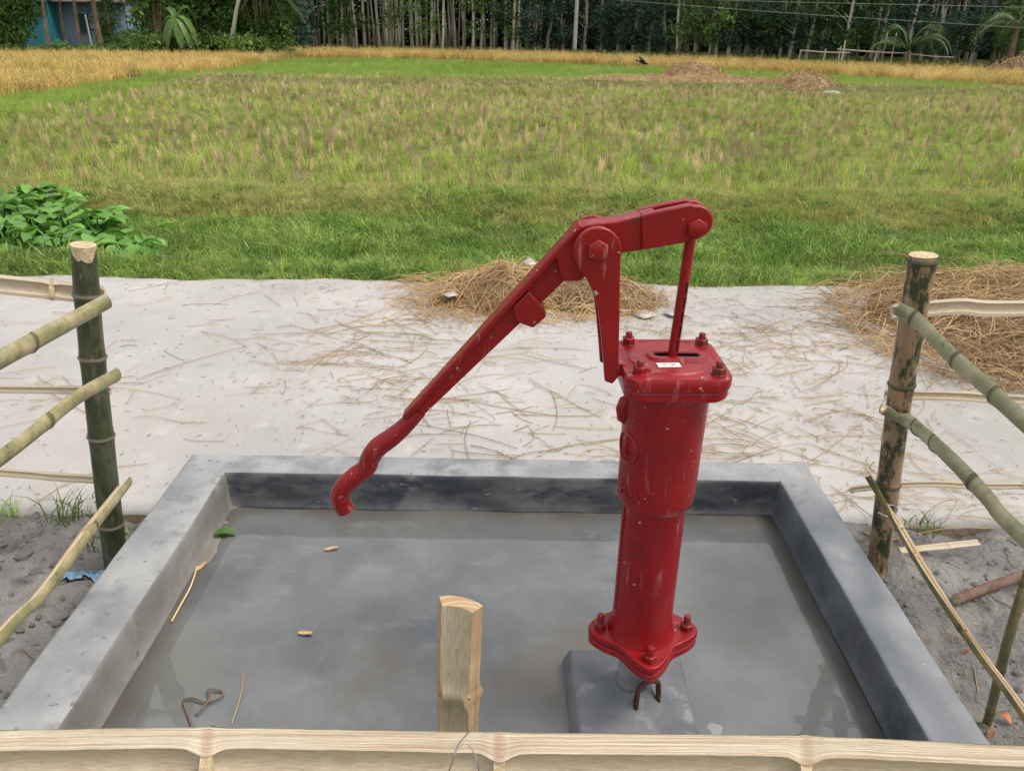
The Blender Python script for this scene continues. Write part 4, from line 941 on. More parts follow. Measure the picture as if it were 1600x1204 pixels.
tag(scatter('verge_grass', s, gv), 'dense green grass in the ditch beyond the road', 'grass')
xw, yw = sample(2600, -8.5, 8.5, 4.5, 8.0); tag(scatter('ditch_weeds', pack(xw, yw, gz, .35, .62, .5), wv_), 'taller pale green weeds mixed into the ditch grass', 'weeds')
x, y = sample(12000, -9, 9, 7.35, 8.7); tag(scatter('bund_grass', pack(x, y, gz, .5, 1.0, .4), gp_), 'short pale grass on the low bank along the near field edge', 'grass')
# golden area boundary (ground pixels of the rice front)
GF = [(0, 158), (100, 143), (200, 130), (300, 117), (400, 104), (455, 94), (640, 95), (800, 100), (1000, 107), (1200, 116), (1400, 127), (1600, 140), (1900, 156)]
GP = [P(a, b_, z=FZ) for a, b_ in GF]
WOOD_PX = [-400, 0, 200, 440, 456, 800, 1100, 1300, 1600, 2000]; WOOD_Y = [40, 41, 42, 44, 55, 52.5, 47.5, 43, 38.5, 33]
def px_of(x, y):     # bearing of a ground point as photograph column
    v = CM.to_3x3().transposed() @ Vector((x, y, FZ-CAM_Z)); return 800+FPX*v.x/-v.z
def wood_y(x, y): return np.interp(px_of(x, y), WOOD_PX, WOOD_Y)
gxs, gys = [p.x for p in GP], [p.y for p in GP]
gpx = [a for a, _ in GF]
def front_y(px): return np.interp(px, gpx, gys)
def is_gold(x, y):
    px = px_of(x, y)
    if px < 0:
        return y > GP[0].y + (GP[0].x-x)*-.15
    return y > front_y(px)
vg = np.vectorize(is_gold)
vwood = np.vectorize(lambda x, y: y < wood_y(x, y)-.3)
# golden rice
x, y = sample(52000, -34, 36, 15, 56, lambda x, y: vg(x, y) & vwood(x, y))
d = np.array([min(abs(b_-front_y(px_of(a, b_))), 9) for a, b_ in zip(x, y)]); k = rng.uniform(0, 1, len(x)) < np.where(d < 1.5, 1, .55)
tag(scatter('ripe_rice', pack(x[k], y[k], gz, .8, 1.15, .2), gold), 'golden ripe rice crop in front of the trees', 'rice')
# harvested paddy: stubble hills and weeds between
def paddy(x, y): return ~vg(x, y)
xs_, ys_ = np.meshgrid(np.arange(-24, 24, .20), np.arange(8.5, 31, .23)); xs_ = xs_.ravel()+rng.normal(0, .05, xs_.size); ys_ = ys_.ravel()+rng.normal(0, .035, ys_.size)
bf = np.vectorize(bund_far)
def leftband(x, y):      # green grassy margin along the golden block
    return np.array([((px_of(a, b_) < 520) and b_ > front_y(max(0, px_of(a, b_)))-4.0-(6 if px_of(a, b_) < 0 else 0)) for a, b_ in zip(x, y)])
k = in_view(xs_, ys_) & ~vg(xs_, ys_) & (ys_ < bf(xs_)-.55); xs_, ys_ = xs_[k], ys_[k]
nn_ = np.array([nz(a, b_, .22, 8)+.5*nz(a, b_, .8, 9) for a, b_ in zip(xs_, ys_)])
k = ~leftband(xs_, ys_) & (rng.uniform(0, 1, len(xs_)) < np.clip(.32+.012*(ys_-8)+.3*nn_, .15, .7)); tag(scatter('rice_stubble', pack(xs_[k], ys_[k], gz, .6, 1.1, .35), bv), 'brown rice stubble tufts standing in the weedy paddy', 'stubble')
x, y = sample(44000, -24, 24, 8.3, 31.5, lambda x, y: paddy(x, y) & (y < bf(x)-.25))
k = rng.uniform(0, 1, len(x)) < np.clip(1.6-.03*y, .5, 1); x, y = x[k], y[k]
s = pack(x, y, gz, .5, 1.05, .35); s[:, 5] *= np.where(y < 12, 1, .8)
tag(scatter('paddy_weeds', s, wv_), 'green weeds and regrowth filling the harvested paddy', 'weeds')
x, y = sample(26000, -24, 24, 9, 31, lambda x, y: paddy(x, y)); k = leftband(x, y); s = pack(x[k], y[k], gz, .6, 1.0, .3)
tag(scatter('margin_grass', s, sv), 'bright green grass margin beside the golden rice block', 'grass')
# light green field beyond the far bund
x, y = sample(36000, -20, 36, 24, 54, lambda x, y: (~vg(x, y)) & (y > bf(x)+.3))
tag(scatter('young_rice', pack(x, y, gz, .55, .95, .25), sv), 'light green regrown rice field beyond the far bund', 'rice')
x = rng.uniform(-16, 26, 2600); y = bf(x)+rng.normal(0, .25, 2600); k = in_view(x, y) & (x > -10.5)
tag(scatter('far_bund_grass', pack(x[k], y[k], gz, .35, .7, .5), gp_[:1]+bv), 'dry grass along the far field bund', 'grass')
# grass tufts by the left post and the slab edge
def small_tuft(px, py, z, n, label, sc_=1.0, mat='grass'):
    p = P(px, py, z=z); me = tuft('grass_tuft', mat, n, .035*sc_, .12*sc_, .005, 1.0, int(px)); o = bpy.data.objects.new('grass_tuft', me); COL.objects.link(o); o.location = p; return tag(o, label, 'grass', 'grass tufts beside the basin')
small_tuft(108, 812, -.15, 46, 'green grass tuft at the slab edge left of the mossy post', 1.1); small_tuft(6, 812, -.15, 30, 'small grass tuft at the slab edge by the left frame edge', .8)
small_tuft(150, 858, -.16, 20, 'sparse grass tuft at the foot of the mossy post', .7); small_tuft(1448, 832, -.14, 26, 'grass tuft on the soil behind the scraped post', .7)
small_tuft(205, 838, -.15, 14, 'few grass blades between the mossy post and the rim', .5)
# water hyacinths in the ditch at the left
def hy_leaf(seed):
    r_ = random.Random(seed); mb = MB(); n = 8; W, L = .105*r_.uniform(.8, 1.15), .115*r_.uniform(.85, 1.1); vs = []; ht = r_.uniform(.16, .30)
    for k in range(n+1):
        t = k/n; w_ = W*.5*(math.sin(math.pi*min(1, t*.92+.06))**.6)
        for j in range(5):
            u = -1+.5*j; vs.append((L*t-.01, u*w_, ht+.03*(u*u)*(w_/W)*2+.05*t-.055*t*t*r_.uniform(.9, 1.1)))
    fs = [(k*5+j, k*5+j+1, (k+1)*5+j+1, (k+1)*5+j) for k in range(n) for j in range(4)]
    mb.add(vs, fs); mb.tube([(-.07, 0, -.04), (-.03, 0, ht*.5), (-.005, 0, ht-.002), (L*.3, 0, ht+.012)], [.011, .008, .005, .003], 6); return mb.mesh('leaf', ['leaf_green'])
hyl = [hy_leaf(i) for i in range(7)]
hy_n = 0
for k in range(33):
    px = random.uniform(-30, 215); lim = 1-(max(0, px-90)/150)**1.5; yy = random.uniform(5.25, 5.4+2.0*max(.25, lim)); x = X(px, yy, 340); z = gz(x, yy)+.03
    t = thing('water_hyacinth', 'leafy water hyacinth with round glossy leaves in the ditch at the left', 'water plant', (x, yy, z), 'water hyacinths in the ditch')
    for j in range(9):
        o = bpy.data.objects.new('leaf', hyl[(j+k) % 7]); COL.objects.link(o); o.parent = t; a = j*2.4+random.uniform(-.3, .3); r_ = random.uniform(.03, .11)
        o.location = (r_*math.cos(a), r_*math.sin(a), random.uniform(-.03, .05)); o.rotation_euler = (random.uniform(-.3, .3), random.uniform(-.3, .3), a); o.scale = (random.uniform(.95, 1.35),)*2+(random.uniform(.7, 1.0),)
# ================================================================== FAR FIELD THINGS
for px, yy, rx, ry, h, lab in ((1085, 30.5, 1.4, 1.1, .68, 'far brown straw heap, the taller one on the green field'), (1256, 27.2, 1.3, .95, .55, 'far brown straw heap right of the taller one, near the bund')):
    heap('straw_heap', X(px, yy, 125), yy, rx, ry, h, lab, FZ, 1100, px, (.3, .9), .008, res=34, matm='straw_far', spill=1.4)
heap('straw_spread', X(1100, 29.2, 125), 29.2, 5.4, 1.6, .26, 'thin layer of straw spread on the field around the far heaps', FZ+.02, 3000, 77, (.3, .8), .009, res=44, matm='straw_far', spill=1.15, rot=-.25)
mb = MB(); p = P(1302, 131, y=26.0); mb.loops([[(p.x+.30*r_*math.cos(a)*(1+.15*math.sin(3*a)), p.y+.2*r_*math.sin(a), FZ+h_) for a in np.linspace(0, 6.283, 15)[:-1]] for r_, h_ in ((1, 0), (1.05, .05), (.8, .10), (.4, .12))], smooth=True)
tag(mb.build('white_sack', ['pole'], origin=(p.x, p.y, FZ)), 'white sack lying beside the far right straw heap', 'sack')
mb = MB(); p = P(355, 111, y=28); mb.loops([[(p.x+.2*r_*math.cos(a), p.y+.16*r_*math.sin(a), FZ+h_) for a in np.linspace(0, 6.283, 11)[:-1]] for r_, h_ in ((1, 0), (1, .1), (.8, .16), (.5, .19))], smooth=True)
tag(mb.build('grey_sack', ['pole'], origin=(p.x, p.y, FZ)), 'small grey bundle at the corner of the golden rice block', 'bundle')
# bird in low flight
bp = P(1005, 98, y=30.0); bird = thing('flying_bird', 'dark bird with white wing patch flying low over the green field', 'bird', bp)
mb = MB(); ax_ = Vector((.9, -.35, -.25)).normalized()
mb.tube([bp-ax_*.17, bp-ax_*.10, bp, bp+ax_*.08, bp+ax_*.12, bp+ax_*.155, bp+ax_*.20], [.012, .04, .058, .045, .036, .03, .004], 10)
mb.tube([bp-ax_*.12, bp-ax_*.28], [.03, .045], 6, squash=.2); mb.build('body', ['bird'], bird)
def wing(sgn):
    w_ = MB(); up = Vector((-.15, sgn*.35, .6)); r0 = bp+Vector((0, sgn*.03, .03)); vs = []
    for t in np.linspace(0, 1, 6):
        c = r0+up*(.46*t)+Vector((-.12*t*t, sgn*.04*t, -.10*t*t)); cw = .13*(1-.65*t); vs += [c+ax_*cw*.5, c-ax_*cw, c+ax_*cw*.5+Vector((0, 0, -.008)), c-ax_*cw+Vector((0, 0, -.004))]
    fs = []; 
    for k in range(5): a = 4*k; fs += [(a, a+1, a+5, a+4), (a+2, a+6, a+7, a+3), (a, a+4, a+6, a+2), (a+1, a+3, a+7, a+5)]
    w_.add(vs, fs); return w_
for sgn in (-1, 1):
    wg = wing(sgn).build('wing', ['bird'], bird); pt = MB(); c = bp+Vector((-.02, sgn*.09, .13)); pt.loops([[tuple(c+Vector((.10*math.cos(a), 0, .035*math.sin(a)))+Vector((0, dy, 0))) for a in np.linspace(0, 6.283, 11)[:-1]] for dy in (-.012, .012)]); pt.build('white_patch', ['white_feather'], wg)
# ================================================================== TREES
def leaf_cards(centres, n_each, rad, size, seed, mat, name='crown', droop=.3, asp=.45):
    r_ = np.random.default_rng(seed); C = np.repeat(np.asarray(centres, float), n_each, 0); n = len(C)
    d = r_.normal(0, 1, (n, 3)); d /= np.linalg.norm(d, axis=1, keepdims=True); rr_ = rad*r_.uniform(0, 1, n)**.5
    p = C+d*rr_[:, None]*np.array([1, 1, .75]); t = d*.6+r_.normal(0, 1, (n, 3)); t[:, 2] -= droop; t /= np.linalg.norm(t, axis=1, keepdims=True)
    s_ = np.cross(t, r_.normal(0, 1, (n, 3))); s_ /= np.linalg.norm(s_, axis=1, keepdims=True)+1e-9; L = size*r_.uniform(.6, 1.3, n)[:, None]
    nrm_ = np.cross(t, s_)
    V = np.stack([p, p+t*L*.5+s_*L*asp*.5+nrm_*L*.06, p+t*L-nrm_*L*.05, p+t*L*.5-s_*L*asp*.5+nrm_*L*.06], 1).reshape(-1, 3)
    return np_mesh(name, V, np.arange(len(V)).reshape(-1, 4), mat)
def wood_tree(seed, h, r0, low, lean=0.0, fork=False, mat='tree_leaf', bark='bark_pale', tuftlow=5):
    r_ = random.Random(seed); mb = MB(); pts = []; x = y_ = 0
    for k in range(9):
        t = k/8; pts.append(Vector((x+lean*h*t, y_, h*t))); x += r_.gauss(0, .06); y_ += r_.gauss(0, .06)
    mb.tube(pts, [r0*(1.25 if k == 0 else 1-.085*k) for k in range(9)], 9); cs = []
    if fork:
        q = pts[3]; dx = r_.choice((-1, 1)); f = [q, q+Vector((dx*.25, .1, .8)), q+Vector((dx*.45, .1, 2.2)), q+Vector((dx*.6, .2, 4))]; mb.tube(f, [r0*.6, r0*.5, r0*.4, r0*.2], 7); cs += [tuple(f[-1]), tuple(f[-2])]
    for k in range(16):
        t = r_.uniform(low, 1); a = r_.uniform(0, 6.283); p = pts[0].lerp(pts[-1], t); L = r_.uniform(.7, 1.9)*(1.2-.4*t); e = p+Vector((math.cos(a)*L, math.sin(a)*L, L*.45)); mb.tube([p, p.lerp(e, .5)+Vector((0, 0, .12)), e], [r0*.3, r0*.2, r0*.08], 5); cs += [tuple(e), tuple(p.lerp(e, .6))]
    for k in range(tuftlow):
        t = r_.uniform(.14, low); a = r_.uniform(0, 6.283); p = pts[0].lerp(pts[-1], t); e = p+Vector((math.cos(a)*.5, math.sin(a)*.5, .25)); mb.tube([p, e], [r0*.2, r0*.06], 4); cs.append(tuple(e))
    return mb.mesh('trunk', [bark]), leaf_cards(cs, 54, .66, .25, seed, mat)
kinds = [wood_tree(1, 10, .11, .42), wood_tree(2, 11, .10, .40, .02, tuftlow=3), wood_tree(3, 9.5, .12, .38, -.02, True, tuftlow=8), wood_tree(4, 10.5, .13, .45, .03), wood_tree(5, 9, .09, .34, -.04, tuftlow=7)]
bare = [wood_tree(31, 10, .10, .50, 0, tuftlow=0), wood_tree(32, 11, .09, .48, .02, tuftlow=0), wood_tree(33, 9.5, .11, .5, -.02, True, tuftlow=0)]
leafy = [wood_tree(11, 8, .10, .20, .03, True, tuftlow=5), wood_tree(12, 8.5, .09, .18, -.05, mat='tree_hazed', tuftlow=6), wood_tree(13, 9, .11, .16, .06, True, mat='tree_hazed', tuftlow=6)]
darks = [wood_tree(21, 8, .12, .08, 0, mat='tree_hazed', tuftlow=4), wood_tree(22, 9, .12, .06, .02, mat='tree_hazed', tuftlow=4)]
def place_tree(kind, x, y, label, group, s=1.0, rz=None, name='plantation_tree', cat='tree'):
    t = thing(name, label, cat, (x, y, gz(x, y)-.05), group); t.rotation_euler.z = random.uniform(0, 6.283) if rz is None else rz; t.scale = (s, s, s*random.uniform(.95, 1.1))
    for nm, me in zip(('trunk', 'crown'), kind): o = bpy.data.objects.new(nm, me); COL.objects.link(o); o.parent = t
    return t
ORD = [a for a in 'first second third fourth fifth sixth seventh eighth ninth tenth eleventh twelfth thirteenth fourteenth fifteenth sixteenth seventeenth eighteenth nineteenth twentieth'.split()]+['twenty-'+a for a in 'first second third fourth fifth sixth'.split()]; ordn = 0
PL = 'slender pale-barked tree in the front row of the wood behind the golden rice'
for px in (455, 460, 476, 495, 515, 533, 537, 552, 557, 570, 592, 596, 612, 631, 645, 652, 672, 690, 711, 725, 738, 751, 768, 790, 801):
    yy = np.interp(px, WOOD_PX, WOOD_Y)+random.uniform(0, 2.2); ordn += 1; place_tree(random.choice(kinds+bare), X(px, yy), yy, 'slender pale-barked tree behind the golden rice, '+ORD[ordn-1]+' from the left in the front row', 'front row of the plantation wood', random.uniform(.85, 1.1), rz=random.choice((0, 3.14, 1.0, 4.0)))
ordn = 0; LB = 'leafy tree with low green tufts at the right part of the wood edge'
for px in (806, 812, 1060, 1088, 1110, 1121, 1140, 1165, 1195, 1220, 1234, 1262, 1293, 1321, 1365, 1372, 1420, 1470, 1520, 1585, 1640):
    yy = np.interp(px, WOOD_PX, WOOD_Y)+random.uniform(.2, 2.5); ordn += 1; place_tree(random.choice(leafy+kinds[2:3]), X(px, yy), yy, 'leafy tree with low green tufts, '+ORD[ordn-1]+' from the left along the right wood edge', 'leafy trees along the wood edge', random.uniform(.8, 1.05))
LD = 'dark trunked tree standing deeper inside the shaded wood'
nn = 0
while nn < 190:
    px = random.uniform(380, 1720); yy = np.interp(px, WOOD_PX, WOOD_Y)+2.5+random.uniform(0, 1)**.8*22
    if px < 455 and yy < 57: continue
    place_tree(random.choice(bare if px < 830 else darks+bare), X(px, yy), yy, LD, 'trees deeper in the wood', random.uniform(.8, 1.15)); nn += 1
ordn = 0
for px in (835, 855, 880, 915, 940, 965, 990, 1015, 1040):
    yy = np.interp(px, WOOD_PX, WOOD_Y)+random.uniform(3, 6); ordn += 1; place_tree(random.choice(darks), X(px, yy), yy, 'dark dense leafy tree, '+ORD[ordn-1]+' from the left around the utility pole', 'dense dark trees by the pole', random.uniform(.9, 1.1))
# far mass of the wood that closes the view
cl_ = [leaf_cards([(0, 0, 0)], 70, 1.1, .5, 300+i, 'tree_hazed', 'leaves') for i in range(4)]
pp = []
for px in np.arange(-500, 2200, 14):
    for lay, dd in ((0, 27), (1, 30)):
        yy = max(60, np.interp(px, WOOD_PX, WOOD_Y)+dd) if px > 430 else 62+dd*.3
        for h_ in np.arange(0, 13, 1.15): pp.append((X(px, yy)+random.gauss(0, .3), yy+random.gauss(0, .8), FZ+h_+random.gauss(0, .3), random.uniform(0, 6.28), .4, random.uniform(.9, 1.3)))
tag(scatter('distant_wood', pp, cl_), 'dark mass of trees far back closing the view', 'wood')
# shrubs along the wood edge
shr = []
for i in range(5):
    r_ = random.Random(50+i); cs = [(r_.gauss(0, .45), r_.gauss(0, .3), r_.uniform(.15, .75)) for _ in range(13)]; mb = MB()
    for c in cs[:6]: mb.tube([(c[0]*.2, c[1]*.2, -.05), (c[0]*.7, c[1]*.7, c[2]*.6), c], [.02, .014, .006], 5)
    shr.append((mb.mesh('stem', ['bark_brown']), leaf_cards(cs, 42, .30, .15, 400+i, 'bush_leaf', 'foliage')))
def shrub(x, y, label, group, s):
    t = thing('shrub', label, 'shrub', (x, y, gz(x, y)), group); t.rotation_euler.z = random.uniform(0, 6.28); t.scale = (s*1.1, s, s)
    for nm, me in zip(('stem', 'foliage'), random.choice(shr)): o = bpy.data.objects.new(nm, me); COL.objects.link(o); o.parent = t
for px in np.arange(455, 1660, 17):
    yy = np.interp(px, WOOD_PX, WOOD_Y)+random.uniform(-.1, .9); shrub(X(px, yy), yy, 'low green shrub in the strip between golden rice and wood', 'shrubs along the wood edge', random.uniform(.25, .5) if px < 830 else random.uniform(.4, .8))
for px in list(np.arange(-40, 440, 21)):
    yy = np.interp(px, WOOD_PX, WOOD_Y)+random.uniform(.2, 1.4); shrub(X(px, yy), yy, 'bushy shrub at the foot of the houses on the left', 'shrubs before the houses', random.uniform(.6, 1.0) if px < 205 else random.uniform(1, 1.7))
# ------------------------------------------------ homestead at the left
def box_part(name, parent, x0, x1, y0, y1, z0, z1, mat, bevel=0): mb = MB(); mb.box(((x0+x1)/2, (y0+y1)/2, (z0+z1)/2), ((x1-x0)/2, (y1-y0)/2, (z1-z0)/2)); return mb.build(name, [mat], parent, bevel=bevel)
def tin_wall(name, parent, x0, x1, y, z0, z1, mat, pitch=.16):
    mb = MB(); n = max(2, int((x1-x0)/pitch*4)); xs2 = np.linspace(x0, x1, n+1); a = [(x_, y-.02*math.cos(2*math.pi*(x_-x0)/pitch), z0) for x_ in xs2]; b_ = [(p[0], p[1], z1) for p in a]; c_ = [(p[0], y+.05, z1) for p in a]; d_ = [(p[0], y+.05, z0) for p in a]
    vs = a+b_+c_+d_; m = n+1; fs = [(i, i+1, m+i+1, m+i) for i in range(n)]+[(m+i, m+i+1, 2*m+i+1, 2*m+i) for i in range(n)]+[(2*m+i, 2*m+i+1, 3*m+i+1, 3*m+i) for i in range(n)]; mb.add(vs, fs); return mb.build(name, [mat], parent, autosmooth=False)
def house(px0, px1, Y, mat, label, wins, doors, zt=2.4):
    x0, x1 = X(px0, Y), X(px1, Y); g = FZ; t = thing('tin_house', label, 'house', ((x0+x1)/2, Y+2, g), 'tin houses at the left')
    box_part('plinth', t, x0-.2, x1+.2, Y-.35, Y+4.2, g-.2, g+.42, 'clay'); tin_wall('front_wall', t, x0, x1, Y, g+.42, g+.42+zt, mat)
    box_part('side_wall', t, x0, x0+.08, Y+.06, Y+4, g+.42, g+.42+zt, mat); box_part('side_wall', t, x1-.08, x1, Y+.06, Y+4, g+.42, g+.42+zt, mat); box_part('back_wall', t, x0, x1, Y+4, Y+4.08, g+.42, g+.42+zt, mat)
    mb = MB(); e = g+.42+zt; xm0, xm1 = x0-.4, x1+.4; mb.loops([[(x_, Y-.7, e-.15), (x_, Y+2, e+1.1), (x_, Y+4.7, e-.15), (x_, Y+4.7, e-.08), (x_, Y+2, e+1.18), (x_, Y-.7, e-.08)] for x_ in (xm0, xm1)]); mb.build('roof', ['tin_roof'], t)
    for a, b_, z0, z1 in wins:
        wo = box_part('window', t, X(a, Y), X(b_, Y), Y-.06, Y+.02, g+z0, g+z1, 'door'); box_part('frame', wo, X(a, Y)-.05, X(b_, Y)+.05, Y-.09, Y-.058, g+z1, g+z1+.07, 'tin_blue'); box_part('sill', wo, X(a, Y)-.05, X(b_, Y)+.05, Y-.10, Y-.058, g+z0-.07, g+z0, 'clay')
    for a, b_ in doors:
        do = box_part('door', t, X(a, Y), X(b_, Y), Y-.055, Y+.02, g+.44, g+2.35, 'door'); box_part('handle', do, X(b_, Y)-.12, X(b_, Y)-.09, Y-.085, Y-.054, g+1.3, g+1.45, 'steel')
    return t
house(-90, 84, 47.5, 'tin_teal', 'teal corrugated tin house at the far left edge behind the rice', [(-30, -10, 1.2, 2.0)], [(14, 30)])
house(97, 204, 48.5, 'tin_blue', 'pale blue tin house half hidden behind brown palm trunks', [(128, 146, 1.1, 2.1)], [(176, 179)])
def trunk_tree(px0, px1, Y, r0, h, label, bark='bark_brown', crown=True):
    g = FZ; b0 = Vector((X(px0, Y, 75), Y, g-.1)); e = Vector((X(px1, Y, 0), Y, P(px1, 0, y=Y).z)); d_ = (e-b0)/(e.z-b0.z); t = thing('garden_tree', label, 'tree', b0, 'trees before the houses')
    mb = MB(); pts = [b0+d_*h*k/8+Vector((.03*math.sin(k*1.7), 0, 0)) for k in range(9)]; mb.tube(pts, [r0*(1.3 if k == 0 else 1-.06*k) for k in range(9)], 10); mb.build('trunk', [bark], t)
    cs = [tuple(Vector(pts[-1])-b0+Vector((random.gauss(0, 1.3), random.gauss(0, 1.2), random.gauss(-.3, .9)))) for _ in range(26)]
    o = bpy.data.objects.new('crown', leaf_cards(cs, 45, .7, .28, px0, 'tree_leaf')); COL.objects.link(o); o.parent = t; return t
trunk_tree(74, 67, 43.0, .10, 6.5, 'leftmost brown trunk in front of the teal house'); trunk_tree(101, 93, 44.0, .06, 6, 'thin trunk between the teal and the pale blue house')
trunk_tree(125, 116, 43.4, .10, 6.5, 'curved brown trunk in front of the pale blue house'); trunk_tree(156, 146, 43.2, .15, 7, 'thickest brown trunk in front of the pale blue house'); trunk_tree(353, 373, 44.0, .12, 6.5, 'pale leaning trunk right of the banana plant', 'bark_pale')
mb = MB(); q = P(139, 48, y=42.6); mb.tube([(q.x, 42.6, FZ-.1), (q.x-.03, 42.6, P(136, 23, y=42.6).z)], .045, 8); tag(mb.build('garden_pole', ['pole'], origin=(q.x, 42.6, FZ)), 'short pale pole standing before the pale blue house', 'pole')
def dense_tree(px, Y, w_, z0, z1, n, label, mat, seed, size=.26):
    r_ = random.Random(seed); x = X(px, Y); t = thing('bushy_tree', label, 'tree', (x, Y, FZ), 'bushy trees around the houses'); mb = MB(); cs = []
    for _ in range(n):
        c = Vector((r_.uniform(-1, 1)*w_, r_.uniform(-.6, .9)*w_*.6, r_.uniform(z0, z1))); cs.append(tuple(c))
        if _ % 5 == 0: mb.tube([(x+c.x*.15, Y+c.y*.15, FZ+c.z*.2), (x+c.x*.6, Y+c.y*.6, FZ+c.z*.7), (x+c.x, Y+c.y, FZ+c.z)], [.05, .035, .012], 6)
    mb.tube([(x, Y, FZ-.1), (x+.05, Y, FZ+z1*.4), (x, Y+.1, FZ+z1*.8)], [.14, .11, .06], 9); mb.build('trunk', ['bark_brown'], t)
    o = bpy.data.objects.new('crown', leaf_cards(cs, 120, .75, size*1.1, seed, mat)); COL.objects.link(o); o.parent = t
dense_tree(24, 44.0, .85, .2, 4.5, 34, 'bushy tree hiding the door of the teal house', 'bush_leaf', 61); dense_tree(248, 44.8, 1.45, .3, 5.5, 56, 'dense green mango tree left of the banana plant', 'bush_leaf', 62); dense_tree(330, 45.5, 1.5, .3, 5.5, 56, 'dense green tree behind the banana plant', 'bush_leaf', 63)
dense_tree(405, 45.0, 1.5, .2, 5.5, 60, 'dense dark bushy tree under the drooping palm', 'tree_leaf', 64); dense_tree(174, 46.4, .16, .2, 5, 9, 'narrow ivy covered tree beside the pale blue house', 'tree_leaf', 65)
dense_tree(60, 52.5, 3.0, 2.0, 8.5, 60, 'tall dark tree behind the teal house', 'tree_hazed', 66, .32); dense_tree(240, 53.5, 4.0, 1.5, 8.5, 90, 'tall dark tree behind the pale blue house', 'tree_hazed', 67, .32); dense_tree(400, 52, 3.2, .6, 8.5, 80, 'tall dark tree behind the leaning trunk', 'tree_hazed', 68, .32)
def frond(parent, base_, ang, L, rise, mat, leaflets=26, ll=.5, name='frond'):
    mb = MB(); d_ = Vector((math.cos(ang), math.sin(ang), 0)); s_ = Vector((-d_.y, d_.x, 0)); pts = []
    for k in range(10): t = k/9; pts.append(Vector(base_)+d_*L*t*(1-.15*t)+Vector((0, 0, rise*L*t-(.75+rise*.55)*L*t*t)))
    mb.tube(pts, [.03*(1-.085*k) for k in range(10)], 5)
    for k in range(leaflets):
        t = .12+.88*k/leaflets; i = min(8, int(t*9)); p = pts[i].lerp(pts[i+1], t*9-i); l_ = ll*math.sin(math.pi*min(1, .2+t*.75))
        for sg in (-1, 1): e = p+s_*sg*l_*.8+d_*l_*.45+Vector((0, 0, -l_*.45)); m_ = p.lerp(e, .45)+Vector((0, 0, .05)); wv2 = d_*.035; mb.add([p-wv2*.4, p+wv2*.4, m_+wv2, e, m_-wv2], [(0, 1, 2, 4), (4, 2, 3)], smooth=False)
    return mb.build(name, [mat], parent, autosmooth=False)
def palm(px, Y, zt, n, L, label, mat='palm_leaf', seed=1, rise=.8):
    r_ = random.Random(seed); x = X(px, Y); t = thing('palm_tree', label, 'palm', (x, Y, FZ), 'palms at the wood edge'); mb = MB(); mb.tube([(x, Y, FZ-.1), (x+.04, Y, FZ+zt*.5), (x, Y, FZ+zt)], [.16, .12, .11], 10); mb.build('trunk', ['bark_brown'], t)
    for k in range(n): frond(t, (x, Y, FZ+zt), k*2*math.pi/n+r_.uniform(-.2, .2), L*r_.uniform(.85, 1.1), rise*r_.uniform(.6, 1.25), mat)
palm(424, 45.0, 2.9, 12, 2.3, 'coconut palm with drooping fronds at the corner of the wood', seed=3); palm(1420, 40.0, 1.0, 9, 2.6, 'young palm with arching green fronds behind the bamboo rail', seed=4, rise=1.5)
palm(1582, 38.5, 2.2, 11, 2.4, 'palm with pale drooping fronds at the far right edge', seed=5, rise=.9)
# banana plant
def banana(px, Y, label):
    x = X(px, Y); t = thing('banana_plant', label, 'banana plant', (x, Y, FZ)); mb = MB(); mb.tube([(x, Y, FZ-.1), (x-.02, Y, FZ+.8), (x-.08, Y, FZ+2.0)], [.15, .13, .09], 10); mb.build('stem', ['bark_brown'], t)
    for k, (dx, dy, L, up) in enumerate(((-1, -.3, 1.7, .55), (1, -.3, 2.0, .6), (-.35, -1, 1.8, .2), (.45, -1, 1.7, .15), (-.5, .4, 1.9, 1.5), (.5, .3, 1.9, 1.6), (.9, -.7, 1.8, .3), (-.9, -.8, 1.6, .25))):
        d_ = Vector((dx, dy, 0)).normalized(); s_ = Vector((-d_.y, d_.x, 0)); mb = MB(); vs = []; n = 10; b0 = Vector((x-.08, Y, FZ+1.95))
        for i in range(n+1):
            q = i/n; c = b0+d_*L*.75*q*(1-.3*q)+Vector((0, 0, L*(up*.9*q-(.85+up*.55)*q*q))); w_ = .24*math.sin(math.pi*min(1, .08+q*.9))**.6+.01
            for u in (-1, -.5, 0, .5, 1): vs.append(c+s_*w_*u+Vector((0, 0, -.35*w_*abs(u)+.02*random.uniform(-1, 1)*abs(u))))
        mb.add(vs, [(i*5+j, i*5+j+1, (i+1)*5+j+1, (i+1)*5+j) for i in range(n) for j in range(4)]); mb.tube([vs[i*5+2] for i in range(n+1)], [.03*(1-.08*i) for i in range(n+1)], 5); mb.build('leaf', ['banana_leaf'], t)
banana(284, 42.6, 'banana plant with long drooping leaves before the green trees')
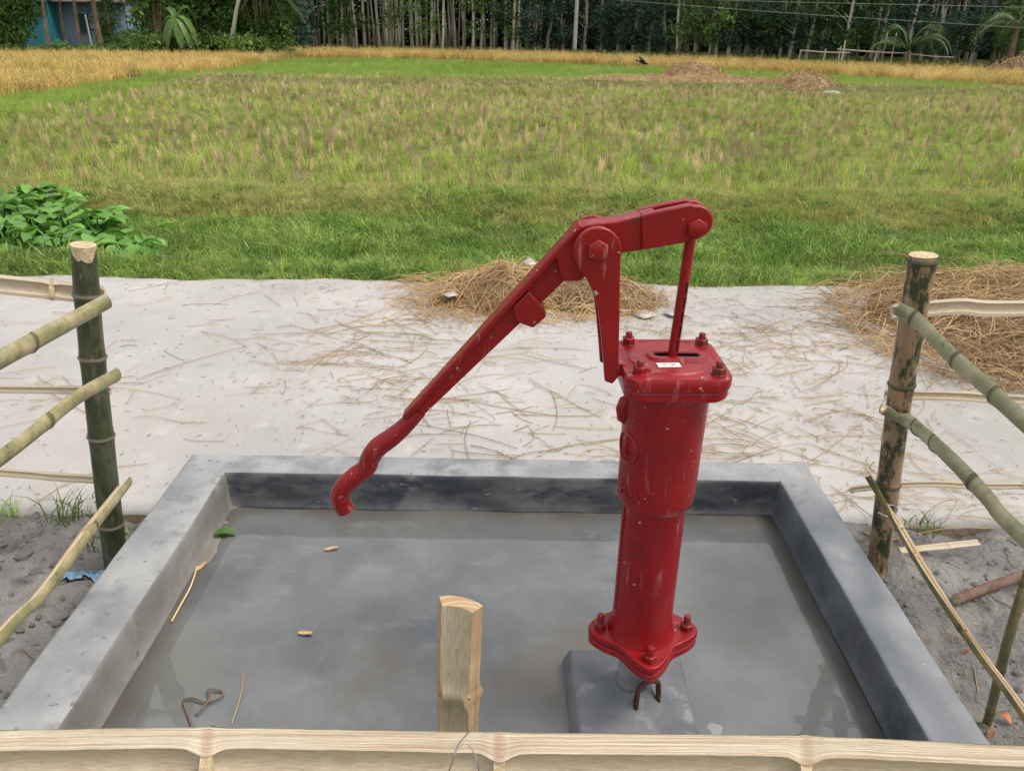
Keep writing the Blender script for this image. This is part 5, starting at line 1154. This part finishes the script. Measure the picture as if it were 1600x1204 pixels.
# pole and cables
yy = 51.0; x = X(898, yy); pole = thing('utility_pole', 'thin pale utility pole standing at the wood edge', 'utility pole', (x, yy, FZ))
mb = MB(); mb.tube([(x, yy, FZ-.2), (x+.04, yy, 8.0)], [.13, .09], 12); mb.build('shaft', ['pole'], pole); box_part('cross_arm', pole, x-.6, x+.7, yy-.05, yy+.05, 6.6, 6.7, 'pole')
for (a, b_), (c_, d_), lab in (((880, -6), (1700, 50), 'upper overhead cable crossing in front of the right wood'), ((700, -14), (1700, 36), 'lower overhead cable sagging across the dark wood')):
    p0, p1 = P(a, b_, y=46), P(c_, d_+(0 if lab[0] == 'u' else -22), y=36); wire_obj('overhead_cable', [p0-(p1-p0)*.8, p0, p0.lerp(p1, .5)+Vector((0, 0, -.07)), p1, p1+(p1-p0)*.4], .007, lab, 'wire', 'cable', 'overhead cables')
# far bamboo rail fence at the right
fy = 41.5
def far_pole(a, b_, Y, r, label, name='bamboo_rail', g='far bamboo rail fence'):
    p0, p1 = P(*a, y=Y), P(*b_, y=Y-.3); mb = MB(); mb.tube([p0, p0.lerp(p1, .5)+Vector((0, 0, -.03)), p1], r, 7); tag(mb.build(name, ['bark_pale'], origin=p0, autosmooth=False), label, 'rail', g)
far_pole((1250, 79), (1328, 83), fy, .035, 'short left pole of the far bamboo fence'); far_pole((1308, 77), (1424, 84), fy-1, .035, 'long pole of the far bamboo fence'); far_pole((1420, 84), (1490, 90), fy-1.5, .025, 'thin right pole of the far bamboo fence')
for px, top in ((1251, 78), (1290, 76), (1314, 72), (1321, 63), (1368, 80), (1372, 80), (1387, 50), (1401, 52), (1424, 82)):
    p = P(px, top, y=fy-.6); mb = MB(); mb.tube([(p.x+(.25 if px == 1368 else -.25 if px == 1372 else 0), p.y, FZ-.1), (p.x, p.y, p.z)], .03, 7); tag(mb.build('bamboo_post', ['bark_pale'], origin=(p.x, p.y, FZ)), 'thin upright stake of the far bamboo fence at the right', 'post', 'stakes of the far bamboo fence')
heap('brush_pile', X(1590, 36.8, 95), 36.8, 1.9, .6, .75, 'grey brown brush pile behind the golden rice at the far right', FZ, 500, 91, (.5, 1.4), .012, res=30, matm='stick', spill=1.1)
